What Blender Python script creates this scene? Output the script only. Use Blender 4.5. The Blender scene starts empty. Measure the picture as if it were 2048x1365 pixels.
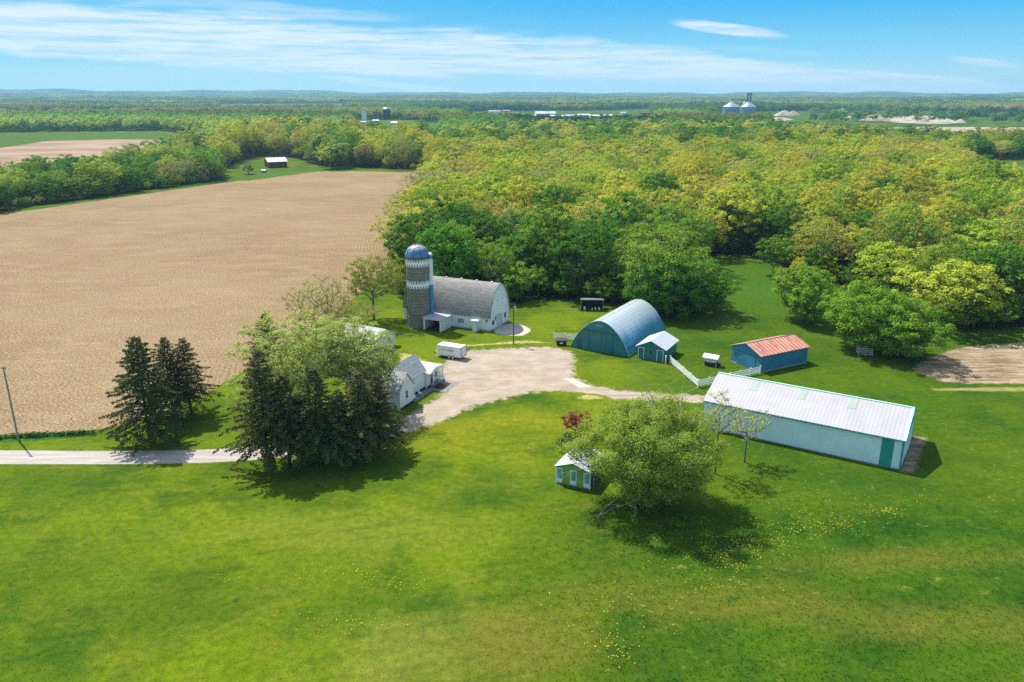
import bpy, bmesh, math, random
import numpy as np
from mathutils import Vector, Matrix
from mathutils.geometry import tessellate_polygon
R = math.radians
SC = bpy.context.scene
COL = SC.collection
# ------------------------------------------------------------------ camera
H = 50.0; K = H/45.0
PITCH = math.atan(496/1600); S_, C_ = math.sin(PITCH), math.cos(PITCH)
cam = bpy.data.cameras.new('camera'); camo = bpy.data.objects.new('camera', cam); COL.objects.link(camo)
camo.location = (0, 0, H); camo.rotation_euler = (R(90)-PITCH, 0, 0)
cam.sensor_width = 36; cam.lens = 1600/2048*36; cam.clip_start = 0.5; cam.clip_end = 40000
SC.camera = camo
# ------------------------------------------------------------------ light
EL, AZ = R(56), math.atan2(-.68, .73)
sd = Vector((math.sin(AZ)*math.cos(EL), math.cos(AZ)*math.cos(EL), math.sin(EL)))
sun = bpy.data.lights.new('sun', 'SUN'); sun.energy = 3.7; sun.angle = R(0.5); sun.color = (1, .955, .87)
suno = bpy.data.objects.new('sun', sun); COL.objects.link(suno); suno.location = sd*200
suno.rotation_euler = sd.to_track_quat('Z', 'Y').to_euler()
vs = SC.view_settings; vs.view_transform = 'Standard'; vs.look = 'None'; vs.gamma = 1; vs.exposure = 0.9
SC.render.engine = 'CYCLES'
SC.cycles.use_denoising = False; SC.cycles.denoising_input_passes = 'RGB_ALBEDO_NORMAL'; SC.cycles.denoising_prefilter = 'ACCURATE'
SC.cycles.max_bounces = 6; SC.cycles.diffuse_bounces = 3; SC.cycles.transmission_bounces = 4; SC.cycles.volume_bounces = 0
SC.cycles.sample_clamp_indirect = 4

def G(px, py, z=0.0):
    u = (px-1024)/1600; v = (py-682.5)/1600
    t = (H-z)/(S_+v*C_); return (u*t, (C_-v*S_)*t)
def HT(b, py):
    v = (py-682.5)/1600
    return H-b[1]*(S_+v*C_)/(C_-v*S_)
def PXY(x, y, z=0.0):
    dz = z-H; d = y*C_-dz*S_; up = y*S_+dz*C_
    return 1024+1600*x/d, 682.5-1600*up/d
def azel(px, py):
    u = (px-1024)/1600; v = (py-682.5)/1600
    d = Vector((u, C_-v*S_, -S_-v*C_)).normalized()
    return math.atan2(d.x, d.y), math.asin(d.z)

# ------------------------------------------------------------------ node helpers
class N:
    def __init__(s, tree): s.t = tree; s.n = tree.nodes; s.l = tree.links
    def set(s, inp, v):
        if isinstance(v, bpy.types.NodeSocket): s.l.new(v, inp)
        elif v is not None:
            if hasattr(inp, 'default_value'):
                if inp.type == 'RGBA' and len(v) == 3: v = (*v, 1)
                inp.default_value = v
    def m(s, op, a, b=None, c=None, clamp=False):
        n = s.n.new('ShaderNodeMath'); n.operation = op; n.use_clamp = clamp
        for i, v in enumerate((a, b, c)):
            if v is not None: s.set(n.inputs[i], v)
        return n.outputs[0]
    def vm(s, op, a, b=None):
        n = s.n.new('ShaderNodeVectorMath'); n.operation = op
        s.set(n.inputs[0], a)
        if b is not None:
            s.set(n.inputs[3] if op == 'SCALE' else n.inputs[1], b)
        return n.outputs[0]
    def mapv(s, vec, scale=(1, 1, 1), rot=0, loc=(0, 0, 0)):
        n = s.n.new('ShaderNodeMapping'); s.set(n.inputs[0], vec)
        n.inputs['Scale'].default_value = scale; n.inputs['Rotation'].default_value = (0, 0, rot); n.inputs['Location'].default_value = loc
        return n.outputs[0]
    def noise(s, vec, scale, detail=3, rough=.55, dist=0, col=False):
        n = s.n.new('ShaderNodeTexNoise'); s.set(n.inputs['Vector'], vec)
        s.set(n.inputs['Scale'], scale); n.inputs['Detail'].default_value = detail
        n.inputs['Roughness'].default_value = rough; n.inputs['Distortion'].default_value = dist
        return n.outputs['Color' if col else 'Fac']
    def wave(s, vec, scale, dist=0, dscale=1, direction='X', prof='SIN'):
        n = s.n.new('ShaderNodeTexWave'); s.set(n.inputs['Vector'], vec); n.bands_direction = direction; n.wave_profile = prof
        n.inputs['Scale'].default_value = scale; n.inputs['Distortion'].default_value = dist; n.inputs['Detail Scale'].default_value = dscale
        return n.outputs['Fac']
    def voro(s, vec, scale, out='Distance'):
        n = s.n.new('ShaderNodeTexVoronoi'); s.set(n.inputs['Vector'], vec); n.inputs['Scale'].default_value = scale
        return n.outputs[out]
    def ss(s, v, a, b, lo=0.0, hi=1.0):
        n = s.n.new('ShaderNodeMapRange'); n.interpolation_type = 'SMOOTHSTEP'
        s.set(n.inputs[0], v); n.inputs[1].default_value = a; n.inputs[2].default_value = b
        n.inputs[3].default_value = lo; n.inputs[4].default_value = hi
        return n.outputs[0]
    def mix(s, f, a, b, mode='MIX'):
        n = s.n.new('ShaderNodeMix'); n.data_type = 'RGBA'; n.blend_type = mode
        s.set(n.inputs[0], f); s.set(n.inputs[6], a); s.set(n.inputs[7], b)
        return n.outputs[2]
    def pos(s): return s.n.new('ShaderNodeNewGeometry').outputs['Position']
    def obj(s): return s.n.new('ShaderNodeTexCoord').outputs['Object']
    def xyz(s, v):
        n = s.n.new('ShaderNodeSeparateXYZ'); s.set(n.inputs[0], v); return n.outputs
    def comb(s, x, y, z=0.0):
        n = s.n.new('ShaderNodeCombineXYZ')
        for i, v in enumerate((x, y, z)): s.set(n.inputs[i], v)
        return n.outputs[0]
    def attr(s, name, t='GEOMETRY', out='Fac'):
        n = s.n.new('ShaderNodeAttribute'); n.attribute_name = name; n.attribute_type = t; return n.outputs[out]
    def bump(s, h, strength=.3, dist=.05):
        n = s.n.new('ShaderNodeBump'); s.set(n.inputs['Height'], h)
        n.inputs['Strength'].default_value = strength; n.inputs['Distance'].default_value = dist
        return n.outputs[0]
MATS = {}
def material(name):
    m = bpy.data.materials.new(name); m.use_nodes = True
    w = N(m.node_tree); b = w.n['Principled BSDF']; MATS[name] = m
    return m, w, b
def plain(name, col, rough=.6, metal=0.0, var=.12, vs_=.6, dirt=None, bump=0):
    m, w, b = material(name)
    p = w.obj()
    f = w.noise(p, vs_, 4)
    f2 = w.ss(f, .3, .7, 1-var, 1+var)
    c = w.mix(1.0, (*col, 1), w.comb(f2, f2, f2), 'MULTIPLY')
    if dirt:
        g = w.ss(w.noise(w.mapv(p, (1.3, 1.3, .5)), 1.1, 5, .65), .5, .75)
        c = w.mix(w.m('MULTIPLY', g, dirt[1]), c, (*dirt[0], 1))
    w.set(b.inputs['Base Color'], c); b.inputs['Roughness'].default_value = rough; b.inputs['Metallic'].default_value = metal
    if bump: w.set(b.inputs['Normal'], w.bump(w.noise(p, 8, 3), bump))
    return m
def siding(name, col, period=.3, rough=.45, var=.1, direction='XY', dirt=((.3, .28, .2), .25), metal=0.0, line=.22):
    """ribbed or boarded sheet: ribs in relief and slightly darker joints"""
    m, w, b = material(name)
    p = w.obj(); x, y, z = w.xyz(p)
    def ribs(c): return w.ss(w.m('ABSOLUTE', w.m('SUBTRACT', w.m('FRACT', w.m('DIVIDE', c, period)), .5)), .36, .48)
    if direction == 'XY': r = w.m('MAXIMUM', ribs(x), ribs(y)) if False else ribs(w.m('ADD', x, w.m('MULTIPLY', y, 1.0)))
    elif direction == 'X': r = ribs(x)
    elif direction == 'Y': r = ribs(y)
    else: r = ribs(z)
    f = w.ss(w.noise(p, .5, 5, .6), .3, .7, 1-var, 1+var)
    # sheet to sheet tone
    c = w.mix(1.0, (*col, 1), w.comb(f, f, f), 'MULTIPLY')
    c = w.mix(w.m('MULTIPLY', r, line), c, (col[0]*.35, col[1]*.35, col[2]*.35, 1))
    if dirt:
        g = w.ss(w.noise(w.mapv(p, (2, 2, .4)), 1.0, 5, .7), .52, .75)
        low = w.ss(z, 0.0, 1.0, 1, .25)
        c = w.mix(w.m('MULTIPLY', w.m('MULTIPLY', g, low), dirt[1]*2), c, (*dirt[0], 1))
    w.set(b.inputs['Base Color'], c); b.inputs['Roughness'].default_value = rough; b.inputs['Metallic'].default_value = metal
    w.set(b.inputs['Normal'], w.bump(r, .5, .04))
    return m

# ------------------------------------------------------------------ world
wd = bpy.data.worlds.new('World'); SC.world = wd; wd.use_nodes = True
w = N(wd.node_tree); bg = w.n['Background']
sky = w.n.new('ShaderNodeTexSky'); sky.sky_type = 'NISHITA'; sky.sun_disc = False
sky.sun_elevation = EL; sky.sun_rotation = AZ; sky.air_density = 1.0; sky.dust_density = .6; sky.ozone_density = 1.5; sky.altitude = 200
SKY_S = 0.15
gen = w.n.new('ShaderNodeTexCoord').outputs['Generated']
dx, dy, dz = w.xyz(gen)
az = w.m('ARCTAN2', dx, dy); el = w.m('ARCSINE', dz)
av = w.comb(az, el, 0.0)
warp = w.noise(w.mapv(av, (6, 30, 1), R(4)), 1.0, 4, .6)
fine = w.noise(w.mapv(av, (7, 110, 1), R(5)), 1.0, 7, .68)
clm = None
#        x0,y0   x1,y1     half-width px, strength
STREAKS = [(-350, 20, 860, 95, 44, .95), (-100, 90, 1300, 135, 26, .95), (520, 65, 1560, 150, 42, .8), (900, 110, 2150, 190, 30, .7),
           (630, 151, 980, 192, 8, 1.0), (1330, 42, 1590, 74, 13, .9), (150, -10, 900, 40, 16, .4), (-100, 70, 300, 105, 26, .45),
           (690, 120, 950, 162, 7, .6), (1560, 150, 2100, 178, 14, .6), (1880, 116, 2060, 134, 8, .45), (-300, 150, 900, 170, 30, .3), (1380, 92, 1700, 112, 10, .25)]
for x0, y0, x1, y1, hw, st in STREAKS:
    a0, e0 = azel(x0, y0); a1, e1 = azel(x1, y1)
    ca, ce = (a0+a1)/2, (e0+e1)/2; th = math.atan2(e1-e0, a1-a0); hl = math.hypot(a1-a0, e1-e0)/2; h2 = hw/1600
    da = w.m('SUBTRACT', az, ca); de = w.m('SUBTRACT', w.m('ADD', el, w.m('MULTIPLY', w.m('SUBTRACT', warp, .5), h2*1.6)), ce)
    along = w.m('ADD', w.m('MULTIPLY', da, math.cos(th)), w.m('MULTIPLY', de, math.sin(th)))
    acr = w.m('SUBTRACT', w.m('MULTIPLY', de, math.cos(th)), w.m('MULTIPLY', da, math.sin(th)))
    q = w.m('ADD', w.m('POWER', w.m('ABSOLUTE', w.m('DIVIDE', along, hl)), 2), w.m('POWER', w.m('ABSOLUTE', w.m('DIVIDE', acr, h2)), 2))
    k = w.m('MULTIPLY', w.ss(q, .0, 1.25, 1, 0), st)
    clm = k if clm is None else w.m('SUBTRACT', w.m('ADD', clm, k), w.m('MULTIPLY', clm, k))
clm = w.m('MULTIPLY', w.ss(clm, .05, .75), w.ss(fine, .32, .60, .22, 1.0), clamp=True)
E_ = SKY_S*2**0.9
def vis_(c): return tuple(v/E_ for v in c)+(1,)
over = w.mix(1.0, sky.outputs[0], (1.30, 1.10, .86, 1), 'MULTIPLY')
low_ = w.mix(w.ss(dz, .025, .105), w.mix(w.ss(dz, -.01, .05), vis_((.62, .85, .95)), vis_((.28, .72, .95))), vis_((.065, .50, .92)))
side = w.m('MULTIPLY', w.ss(az, -.7, .1, .55, 0), w.ss(dz, .0, .15, 1, .7))
low_ = w.mix(side, low_, vis_((.34, .74, .94)))
c0 = w.mix(w.ss(dz, .15, .42), low_, over)
c1 = w.mix(w.m('MULTIPLY', clm, .88), c0, vis_((.86, .95, .985)))
w.set(bg.inputs[0], c1); bg.inputs[1].default_value = SKY_S

# ------------------------------------------------------------------ object helpers
def tag(o, label=None, cat=None, group=None, kind=None):
    if label: o['label'] = label
    if cat: o['category'] = cat
    if group: o['group'] = group
    if kind: o['kind'] = kind
    return o
def thing(name, label, cat, loc=(0, 0, 0), rz=0.0, group=None):
    o = bpy.data.objects.new(name, None); COL.objects.link(o); o.empty_display_size = .5
    o.location = loc; o.rotation_euler = (0, 0, rz); return tag(o, label, cat, group)
def link(name, me, mat=None, parent=None, smooth=False):
    o = bpy.data.objects.new(name, me); COL.objects.link(o)
    if mat is not None: me.materials.append(MATS[mat] if isinstance(mat, str) else mat)
    if parent is not None: o.parent = parent
    if smooth: me.polygons.foreach_set('use_smooth', [True]*len(me.polygons))
    return o
class MB:
    def __init__(s): s.v = []; s.f = []
    def add(s, vs_, fs):
        n = len(s.v); s.v += [tuple(p) for p in vs_]; s.f += [tuple(i+n for i in f) for f in fs]; return s
    def box(s, x0, x1, y0, y1, z0, z1):
        return s.add([(x0, y0, z0), (x1, y0, z0), (x1, y1, z0), (x0, y1, z0), (x0, y0, z1), (x1, y0, z1), (x1, y1, z1), (x0, y1, z1)],
                     [(3, 2, 1, 0), (4, 5, 6, 7), (0, 1, 5, 4), (1, 2, 6, 5), (2, 3, 7, 6), (3, 0, 4, 7)])
    def tube(s, p0, p1, r0, r1=None, n=8, cap=True):
        r1 = r0 if r1 is None else r1
        p0, p1 = Vector(p0), Vector(p1); d = (p1-p0).normalized()
        a = d.cross(Vector((0, 0, 1)) if abs(d.z) < .9 else Vector((1, 0, 0))).normalized(); b = d.cross(a)
        ring = [(math.cos(2*math.pi*i/n), math.sin(2*math.pi*i/n)) for i in range(n)]
        vs_ = [p0+(a*c+b*q)*r0 for c, q in ring]+[p1+(a*c+b*q)*r1 for c, q in ring]
        fs = [(i, (i+1) % n, n+(i+1) % n, n+i) for i in range(n)]
        if cap: fs += [tuple(range(n-1, -1, -1)), tuple(range(n, 2*n))]
        return s.add(vs_, fs)
    def prism(s, prof, a0, a1, axis='x'):
        """closed prism of an across/height outline extruded along the axis"""
        n = len(prof)
        if axis == 'x': vs_ = [(a0, c, z) for c, z in prof]+[(a1, c, z) for c, z in prof]
        else: vs_ = [(c, a0, z) for c, z in prof]+[(c, a1, z) for c, z in prof]
        fs = [(i, (i+1) % n, n+(i+1) % n, n+i) for i in range(n)]
        return s.add(vs_, fs+[tuple(range(n-1, -1, -1)), tuple(range(n, 2*n))])
    def lathe(s, prof, n=40, cx=0, cy=0, a0=0, a1=2*math.pi):
        full = abs(a1-a0-2*math.pi) < 1e-6; m = n if full else n+1
        vs_ = [(cx+r*math.cos(a0+(a1-a0)*i/n), cy+r*math.sin(a0+(a1-a0)*i/n), z) for r, z in prof for i in range(m)]
        fs = [(k*m+i, k*m+(i+1) % m, (k+1)*m+(i+1) % m, (k+1)*m+i) for k in range(len(prof)-1) for i in range(n if full else n)]
        return s.add(vs_, fs)
    def mesh(s, name):
        me = bpy.data.meshes.new(name); me.from_pydata(s.v, [], s.f)
        bm = bmesh.new(); bm.from_mesh(me); bmesh.ops.recalc_face_normals(bm, faces=bm.faces); bm.to_mesh(me); bm.free()
        return me
    def build(s, name, mat, parent=None, smooth=False, bevel=0):
        o = link(name, s.mesh(name), mat, parent, smooth)
        if bevel:
            b = o.modifiers.new('bevel', 'BEVEL'); b.width = bevel; b.segments = 2; b.limit_method = 'ANGLE'
        return o
def npmesh(name, V, F):
    """V (n,3) array, F (m,k) array of one polygon size"""
    me = bpy.data.meshes.new(name); k = F.shape[1]
    me.vertices.add(len(V)); me.vertices.foreach_set('co', np.asarray(V, np.float32).ravel())
    me.loops.add(F.size); me.loops.foreach_set('vertex_index', F.astype(np.int32).ravel())
    me.polygons.add(len(F)); me.polygons.foreach_set('loop_start', np.arange(0, F.size, k, dtype=np.int32))
    me.update(calc_edges=True); me.validate(); return me

# ------------------------------------------------------------------ ground colours
def px_blob(w, x, y, px, py, rx, ry, rot=0.0, soft=.5, nz=None, amp=.5):
    cx, cy = G(px, py)
    dx = w.m('SUBTRACT', x, cx); dy = w.m('SUBTRACT', y, cy); c, s = math.cos(rot), math.sin(rot)
    a = w.m('DIVIDE', w.m('ADD', w.m('MULTIPLY', dx, c), w.m('MULTIPLY', dy, s)), rx)
    b = w.m('DIVIDE', w.m('SUBTRACT', w.m('MULTIPLY', dy, c), w.m('MULTIPLY', dx, s)), ry)
    q = w.m('SQRT', w.m('ADD', w.m('MULTIPLY', a, a), w.m('MULTIPLY', b, b)))
    if nz is not None: q = w.m('ADD', q, w.m('MULTIPLY', w.m('SUBTRACT', nz, .5), amp*2))
    return w.ss(q, 1-soft, 1+soft, 1, 0)
YG = (.135, .190, .006); DG = (.022, .074, .006); MG = (.060, .122, .006); TAN = (.235, .20, .060); OLV = (.135, .140, .018)
def grass_color(w):
    p = w.pos(); x, y, z = w.xyz(p)
    n1 = w.noise(p, .045, 4, .6); n2 = w.noise(p, .22, 4, .6); n3 = w.noise(p, 1.1, 4, .65); n4 = w.noise(p, 6.0, 3, .7)
    n1b = w.noise(w.mapv(p, (1, 1, 1), 0, (37, 11, 0)), .09, 4, .6)
    # lush against yellower lawn
    right = w.ss(w.m('ADD', w.m('SUBTRACT', x, 3.0), w.m('ADD', w.m('MULTIPLY', w.m('SUBTRACT', n1, .5), 30), w.m('MULTIPLY', w.m('SUBTRACT', n2, .5), 14))), -11, 16)
    low = w.ss(w.m('ADD', y, w.m('MULTIPLY', w.m('SUBTRACT', n2, .5), 7)), 87, 94, 1, 0)     # rougher grass this side of the mown yard
    rough = w.m('MULTIPLY', right, low)
    c = w.mix(w.ss(n1, .36, .62), MG, YG); c = w.mix(w.m('MULTIPLY', w.ss(w.noise(w.mapv(p, (1, 1.5, 1), R(15), (5, 71, 0)), .16, 5, .7), .48, .68), .55), c, (.165, .175, .018, 1))
    c = w.mix(w.m('MULTIPLY', w.ss(n1b, .50, .66), .50), c, DG)
    c = w.mix(w.m('MULTIPLY', rough, .92), c, w.mix(w.ss(n1b, .35, .62), DG, MG))
    right2 = w.ss(w.m('ADD', x, w.m('ADD', w.m('MULTIPLY', w.m('SUBTRACT', n1, .5), 26), w.m('MULTIPLY', w.m('SUBTRACT', n2, .5), 10))), 17, 38)
    c = w.mix(w.m('MULTIPLY', right2, .72), c, w.mix(w.ss(n1b, .35, .60), DG, MG))
    far = w.ss(y, 150, 260)
    c = w.mix(w.m('MULTIPLY', far, .4), c, MG)
    nmix = w.m('MULTIPLY', w.m('ADD', n2, n1b), .5)
    # regions with a growth of their own
    for (px, py, rx, ry, rt, col, amt) in [
            (1000, 860, 15, 7, R(10), (.20, .22, .008), .8), (420, 1080, 30, 8, 0, YG, .45), (700, 1060, 14, 5, 0, (.17, .20, .02), .6), (860, 1300, 9, 6, R(30), (.19, .20, .03), .6),
            (1500, 1200, 9, 3.2, R(5), OLV, .5), (1620, 1230, 12, 3, R(-8), OLV, .45), (1040, 1290, 7, 5, R(40), OLV, .85), (1180, 1190, 10, 3, R(10), OLV, .5),
            (1950, 1250, 8, 3, 0, OLV, .55), (1800, 1120, 12, 2.2, R(4), OLV, .6), (1720, 960, 12, 4, R(-10), DG, .5), (1560, 700, 16, 8, 0, DG, .35),
            (1480, 570, 16, 22, 0, (.055, .135, .010), .8), (250, 1180, 16, 7, R(-10), DG, .30), (330, 1230, 7, 4, 0, DG, .35), (1040, 870, 6, 3, 0, (.035, .11, .006), .35),
            (1150, 690, 12, 5, 0, YG, .5), (1240, 740, 12, 5, 0, YG, .6), (800, 690, 10, 6, 0, YG, .6), (1080, 640, 12, 6, 0, YG, .4), (90, 885, 30, 4, 0, YG, .4), (1500, 800, 18, 5, R(-20), MG, .5)]:
        c = w.mix(w.m('MULTIPLY', px_blob(w, x, y, px, py, rx, ry, rt, .6, nmix, 1.7), amt), c, (*col, 1))
    # straw flecks, clumps
    tan = w.m('MULTIPLY', w.ss(w.noise(w.mapv(p, (1, 1.6, 1), R(20)), .34, 5, .7), .56, .72), w.ss(n3, .42, .62))
    c = w.mix(w.m('MULTIPLY', tan, w.m('ADD', .35, w.m('MULTIPLY', rough, .35))), c, (*TAN, 1))
    cl = w.ss(w.voro(w.mapv(p, (1, 1, 1), .4), .20), .05, .12, 1, 0)
    c = w.mix(w.m('MULTIPLY', cl, w.m('MULTIPLY', w.ss(n2, .45, .6), .65)), c, (.014, .062, .012, 1))
    # mower tracks
    tr = w.m('MULTIPLY', w.ss(w.wave(w.mapv(p, (1, 1, 1), R(78)), .11, 9, .06), .6, .98), w.ss(n1b, .42, .62))
    c = w.mix(w.m('MULTIPLY', tr, .22), c, DG)
    rd = w.m('SQRT', w.m('ADD', w.m('POWER', w.m('SUBTRACT', x, 6), 2), w.m('POWER', w.m('SUBTRACT', y, 128), 2)))
    mw = w.m('MULTIPLY', w.ss(w.m('SINE', w.m('ADD', w.m('MULTIPLY', rd, 2.1), w.m('MULTIPLY', n2, 5))), .2, 1), w.ss(w.noise(w.mapv(p, (1, 1, 1), 0, (9, 3, 0)), .07, 3), .42, .62))
    c = w.mix(w.m('MULTIPLY', mw, .20), c, w.mix(.5, DG, MG) if False else (.035, .10, .006, 1))
    f = w.m('MULTIPLY', w.ss(n3, .25, .75, .80, 1.22), w.ss(n4, .2, .8, .74, 1.28))
    f = w.m('MULTIPLY', f, .84)
    return w.mix(1.0, c, w.comb(f, f, f), 'MULTIPLY'), n3, n4, x, y, p
def edge_mask(w, soft=.6, amp=1.0, p=None, scale=.9, off=0.0):
    d = w.m('ADD', w.attr('edge'), off); n = w.noise(p, scale, 5, .65)
    return w.ss(w.m('ADD', d, w.m('MULTIPLY', w.m('SUBTRACT', n, .5), 2*amp)), -soft/2, soft/2)
def ground_mat(name, colf, soft, amp, scale=.9, bump=.5):
    m, w, b = material(name)
    c, n3, n4, x, y, p = grass_color(w)
    hgt = w.m('ADD', n3, w.m('MULTIPLY', n4, .8))
    if colf:
        f = edge_mask(w, soft, amp, p, scale, .5 if name == 'concrete' else 0.0); g, hh = colf(w, x, y, p)
        c = w.mix(f, c, g)
    w.set(b.inputs['Base Color'], c); b.inputs['Roughness'].default_value = .95
    b.inputs['Specular IOR Level'].default_value = .03
    w.set(b.inputs['Normal'], w.bump(hgt, bump, .25))
    return m
def c_gravel(w, x, y, p):
    n = w.noise(p, .25, 5, .65); g = w.noise(p, 3.5, 4, .75); st = w.noise(w.mapv(p, (.25, 1.6, 1), R(8)), .6, 4, .6)
    c = w.mix(w.ss(n, .3, .7), (.33, .265, .20, 1), (.42, .35, .275, 1))
    c = w.mix(w.ss(st, .48, .70, 0, .6), c, (.25, .19, .14, 1)); c = w.mix(w.ss(w.noise(w.mapv(p, (.3, 2.2, 1), R(-14)), .5, 4, .6), .55, .72, 0, .5), c, (.50, .44, .37, 1))
    f = w.ss(g, .2, .8, .78, 1.2); return w.mix(1.0, c, w.comb(f, f, f), 'MULTIPLY'), g
def c_road(w, x, y, p):
    n = w.noise(w.mapv(p, (.12, 1.2, 1)), .9, 4, .6); g = w.noise(p, 3.5, 4, .75)
    c = w.mix(w.ss(n, .35, .7), (.36, .32, .285, 1), (.47, .43, .40, 1))
    f = w.ss(g, .2, .8, .85, 1.12); return w.mix(1.0, c, w.comb(f, f, f), 'MULTIPLY'), g
def c_field(w, x, y, p):
    n = w.noise(p, .018, 4, .6); n2 = w.noise(w.mapv(p, (.7, 1.5, 1), R(-24)), .11, 6, .7); g = w.noise(p, 2.4, 4, .8); g2 = w.noise(p, 5.0, 2, .8)
    c = w.mix(w.ss(n, .35, .65), (.20, .132, .068, 1), (.245, .175, .098, 1))
    c = w.mix(w.ss(n2, .46, .72, 0, .5), c, (.32, .235, .14, 1))
    c = w.mix(w.m('MULTIPLY', w.ss(w.noise(p, .06, 4, .7), .58, .74), .35), c, (.25, .22, .09, 1))
    rows = w.m('MULTIPLY', w.wave(w.mapv(p, (1, 1, 1), R(-70)), .30, 2.5, .05, 'X'), w.ss(n2, .35, .6)); r2 = w.wave(w.mapv(p, (1, 1, 1), R(-12)), .30, 2.5, .08, 'X'); rsel = w.ss(w.m('ADD', x, w.m('MULTIPLY', w.m('SUBTRACT', n, .5), 60)), -62, -44)
    c = w.mix(w.ss(rows, .45, .95, 0, .14), c, (.40, .30, .185, 1)); c = w.mix(w.m('MULTIPLY', w.ss(r2, .5, .9, 0, .5), rsel), c, (.12, .07, .036, 1))
    lt = w.ss(g, .51, .62); c = w.mix(w.m('MULTIPLY', lt, .8), c, (.47, .365, .22, 1))
    dk = w.ss(g, .36, .47, 1, 0); c = w.mix(w.m('MULTIPLY', dk, .75), c, (.065, .038, .02, 1))
    f = w.ss(g2, .25, .75, .72, 1.28); return w.mix(1.0, c, w.comb(f, f, f), 'MULTIPLY'), g
def c_soil(w, x, y, p):
    n = w.noise(w.mapv(p, (.4, 2.4, 1), R(8)), .3, 5, .65); g = w.noise(p, 1.5, 4, .75)
    c = w.mix(w.ss(n, .35, .65), (.17, .115, .07, 1), (.40, .31, .20, 1))
    f = w.ss(g, .2, .8, .65, 1.3); return w.mix(1.0, c, w.comb(f, f, f), 'MULTIPLY'), g
def c_marsh(w, x, y, p):
    n = w.noise(w.mapv(p, (.5, 1, 1)), .022, 6, .7); n2 = w.noise(p, .09, 5, .7)
    c = w.mix(w.ss(n, .4, .6), (.25, .17, .12, 1), (.36, .26, .18, 1))
    c = w.mix(w.ss(n2, .55, .7, 0, .6), c, (.17, .155, .06, 1)); return c, n2
def c_flat(col, col2, sc=.03):
    def f(w, x, y, p):
        n = w.noise(p, sc, 5, .7); return w.mix(w.ss(n, .35, .65), (*col, 1), (*col2, 1)), n
    return f
ground_mat('lawn', None, 1, 1, bump=.28)
ground_mat('gravel', c_gravel, 1.5, 2.6, .55); ground_mat('lane', c_road, .3, .22, 1.2); ground_mat('stubble', c_field, .5, .7, .6)
ground_mat('tilled', c_soil, 1.2, 1.4, .35); ground_mat('marsh', c_marsh, 4, 7, .05); ground_mat('pasture', c_flat((.050, .105, .010), (.075, .125, .014)), 3, 4, .08)
ground_mat('sand', c_flat((.34, .28, .22), (.44, .38, .32)), 3, 5, .05); ground_mat('farsoil', c_flat((.32, .24, .18), (.40, .32, .25)), 3, 5, .05)
ground_mat('concrete', c_flat((.44, .39, .33), (.54, .49, .43), .5), .3, .3, 1.5)
ground_mat('worn', c_flat((.42, .37, .16), (.24, .25, .04), 1.2), .9, 1.1, .9)
ground_mat('weeds', c_flat((.02, .085, .012), (.045, .13, .02), .8), .5, .8, .9)
ground_mat('track', c_flat((.33, .27, .12), (.15, .19, .03), .5), .9, .9, .5)
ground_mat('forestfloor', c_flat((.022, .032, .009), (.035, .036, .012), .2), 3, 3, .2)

def hills(x, y):
    r = np.hypot(x, y); a = np.arctan2(x, y)
    t = np.clip((r-3000)/3500, 0, 1); t = t*t*(3-2*t)
    z = (np.sin(x/900+1.3)*np.cos(y/1300+.4)+.6*np.sin(x/410+y/700)+.4*np.sin(x/230-y/390+2))*7+9
    t2 = np.clip((r-6500)/4500, 0, 1)
    lf = np.clip((-a-.02)/.55, 0, 1)
    z2 = 25+ (40*lf + 9*np.sin(a*19+1)+6*np.sin(a*47)+ 5*np.sin(a*90+2))
    return t*z + t2*t2*(3-2*t2)*z2
# the ground: one sheet out to the horizon
rr = np.concatenate([[0.0], np.linspace(20, 300, 12), np.geomspace(330, 3000, 18), np.linspace(3200, 12800, 60)]); na = 360
aa = np.linspace(0, 2*np.pi, na, endpoint=False)
Vg = np.array([[r*np.sin(a), r*np.cos(a), 0] for r in rr[1:] for a in aa]+[[0, 0, 0]])
Vg[:, 2] = hills(Vg[:, 0], Vg[:, 1]); Vg[-1, 2] = 0
F4 = [(k*na+i, (k+1)*na+i, (k+1)*na+(i+1) % na, k*na+(i+1) % na) for k in range(len(rr)-2) for i in range(na)]
me = npmesh('ground', Vg, np.array(F4)); bm = bmesh.new(); bm.from_mesh(me); bm.verts.ensure_lookup_table()
for i in range(na): bm.faces.new((bm.verts[len(Vg)-1], bm.verts[i], bm.verts[(i+1) % na]))
bmesh.ops.recalc_face_normals(bm, faces=bm.faces)
if sum(f.normal.z for f in bm.faces) < 0: bmesh.ops.reverse_faces(bm, faces=bm.faces)
bm.to_mesh(me); bm.free()
tag(link('ground', me, 'lawn'), 'green grass of the farm yard and meadow, patchy with straw tones', 'grass ground', kind='structure')

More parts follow.
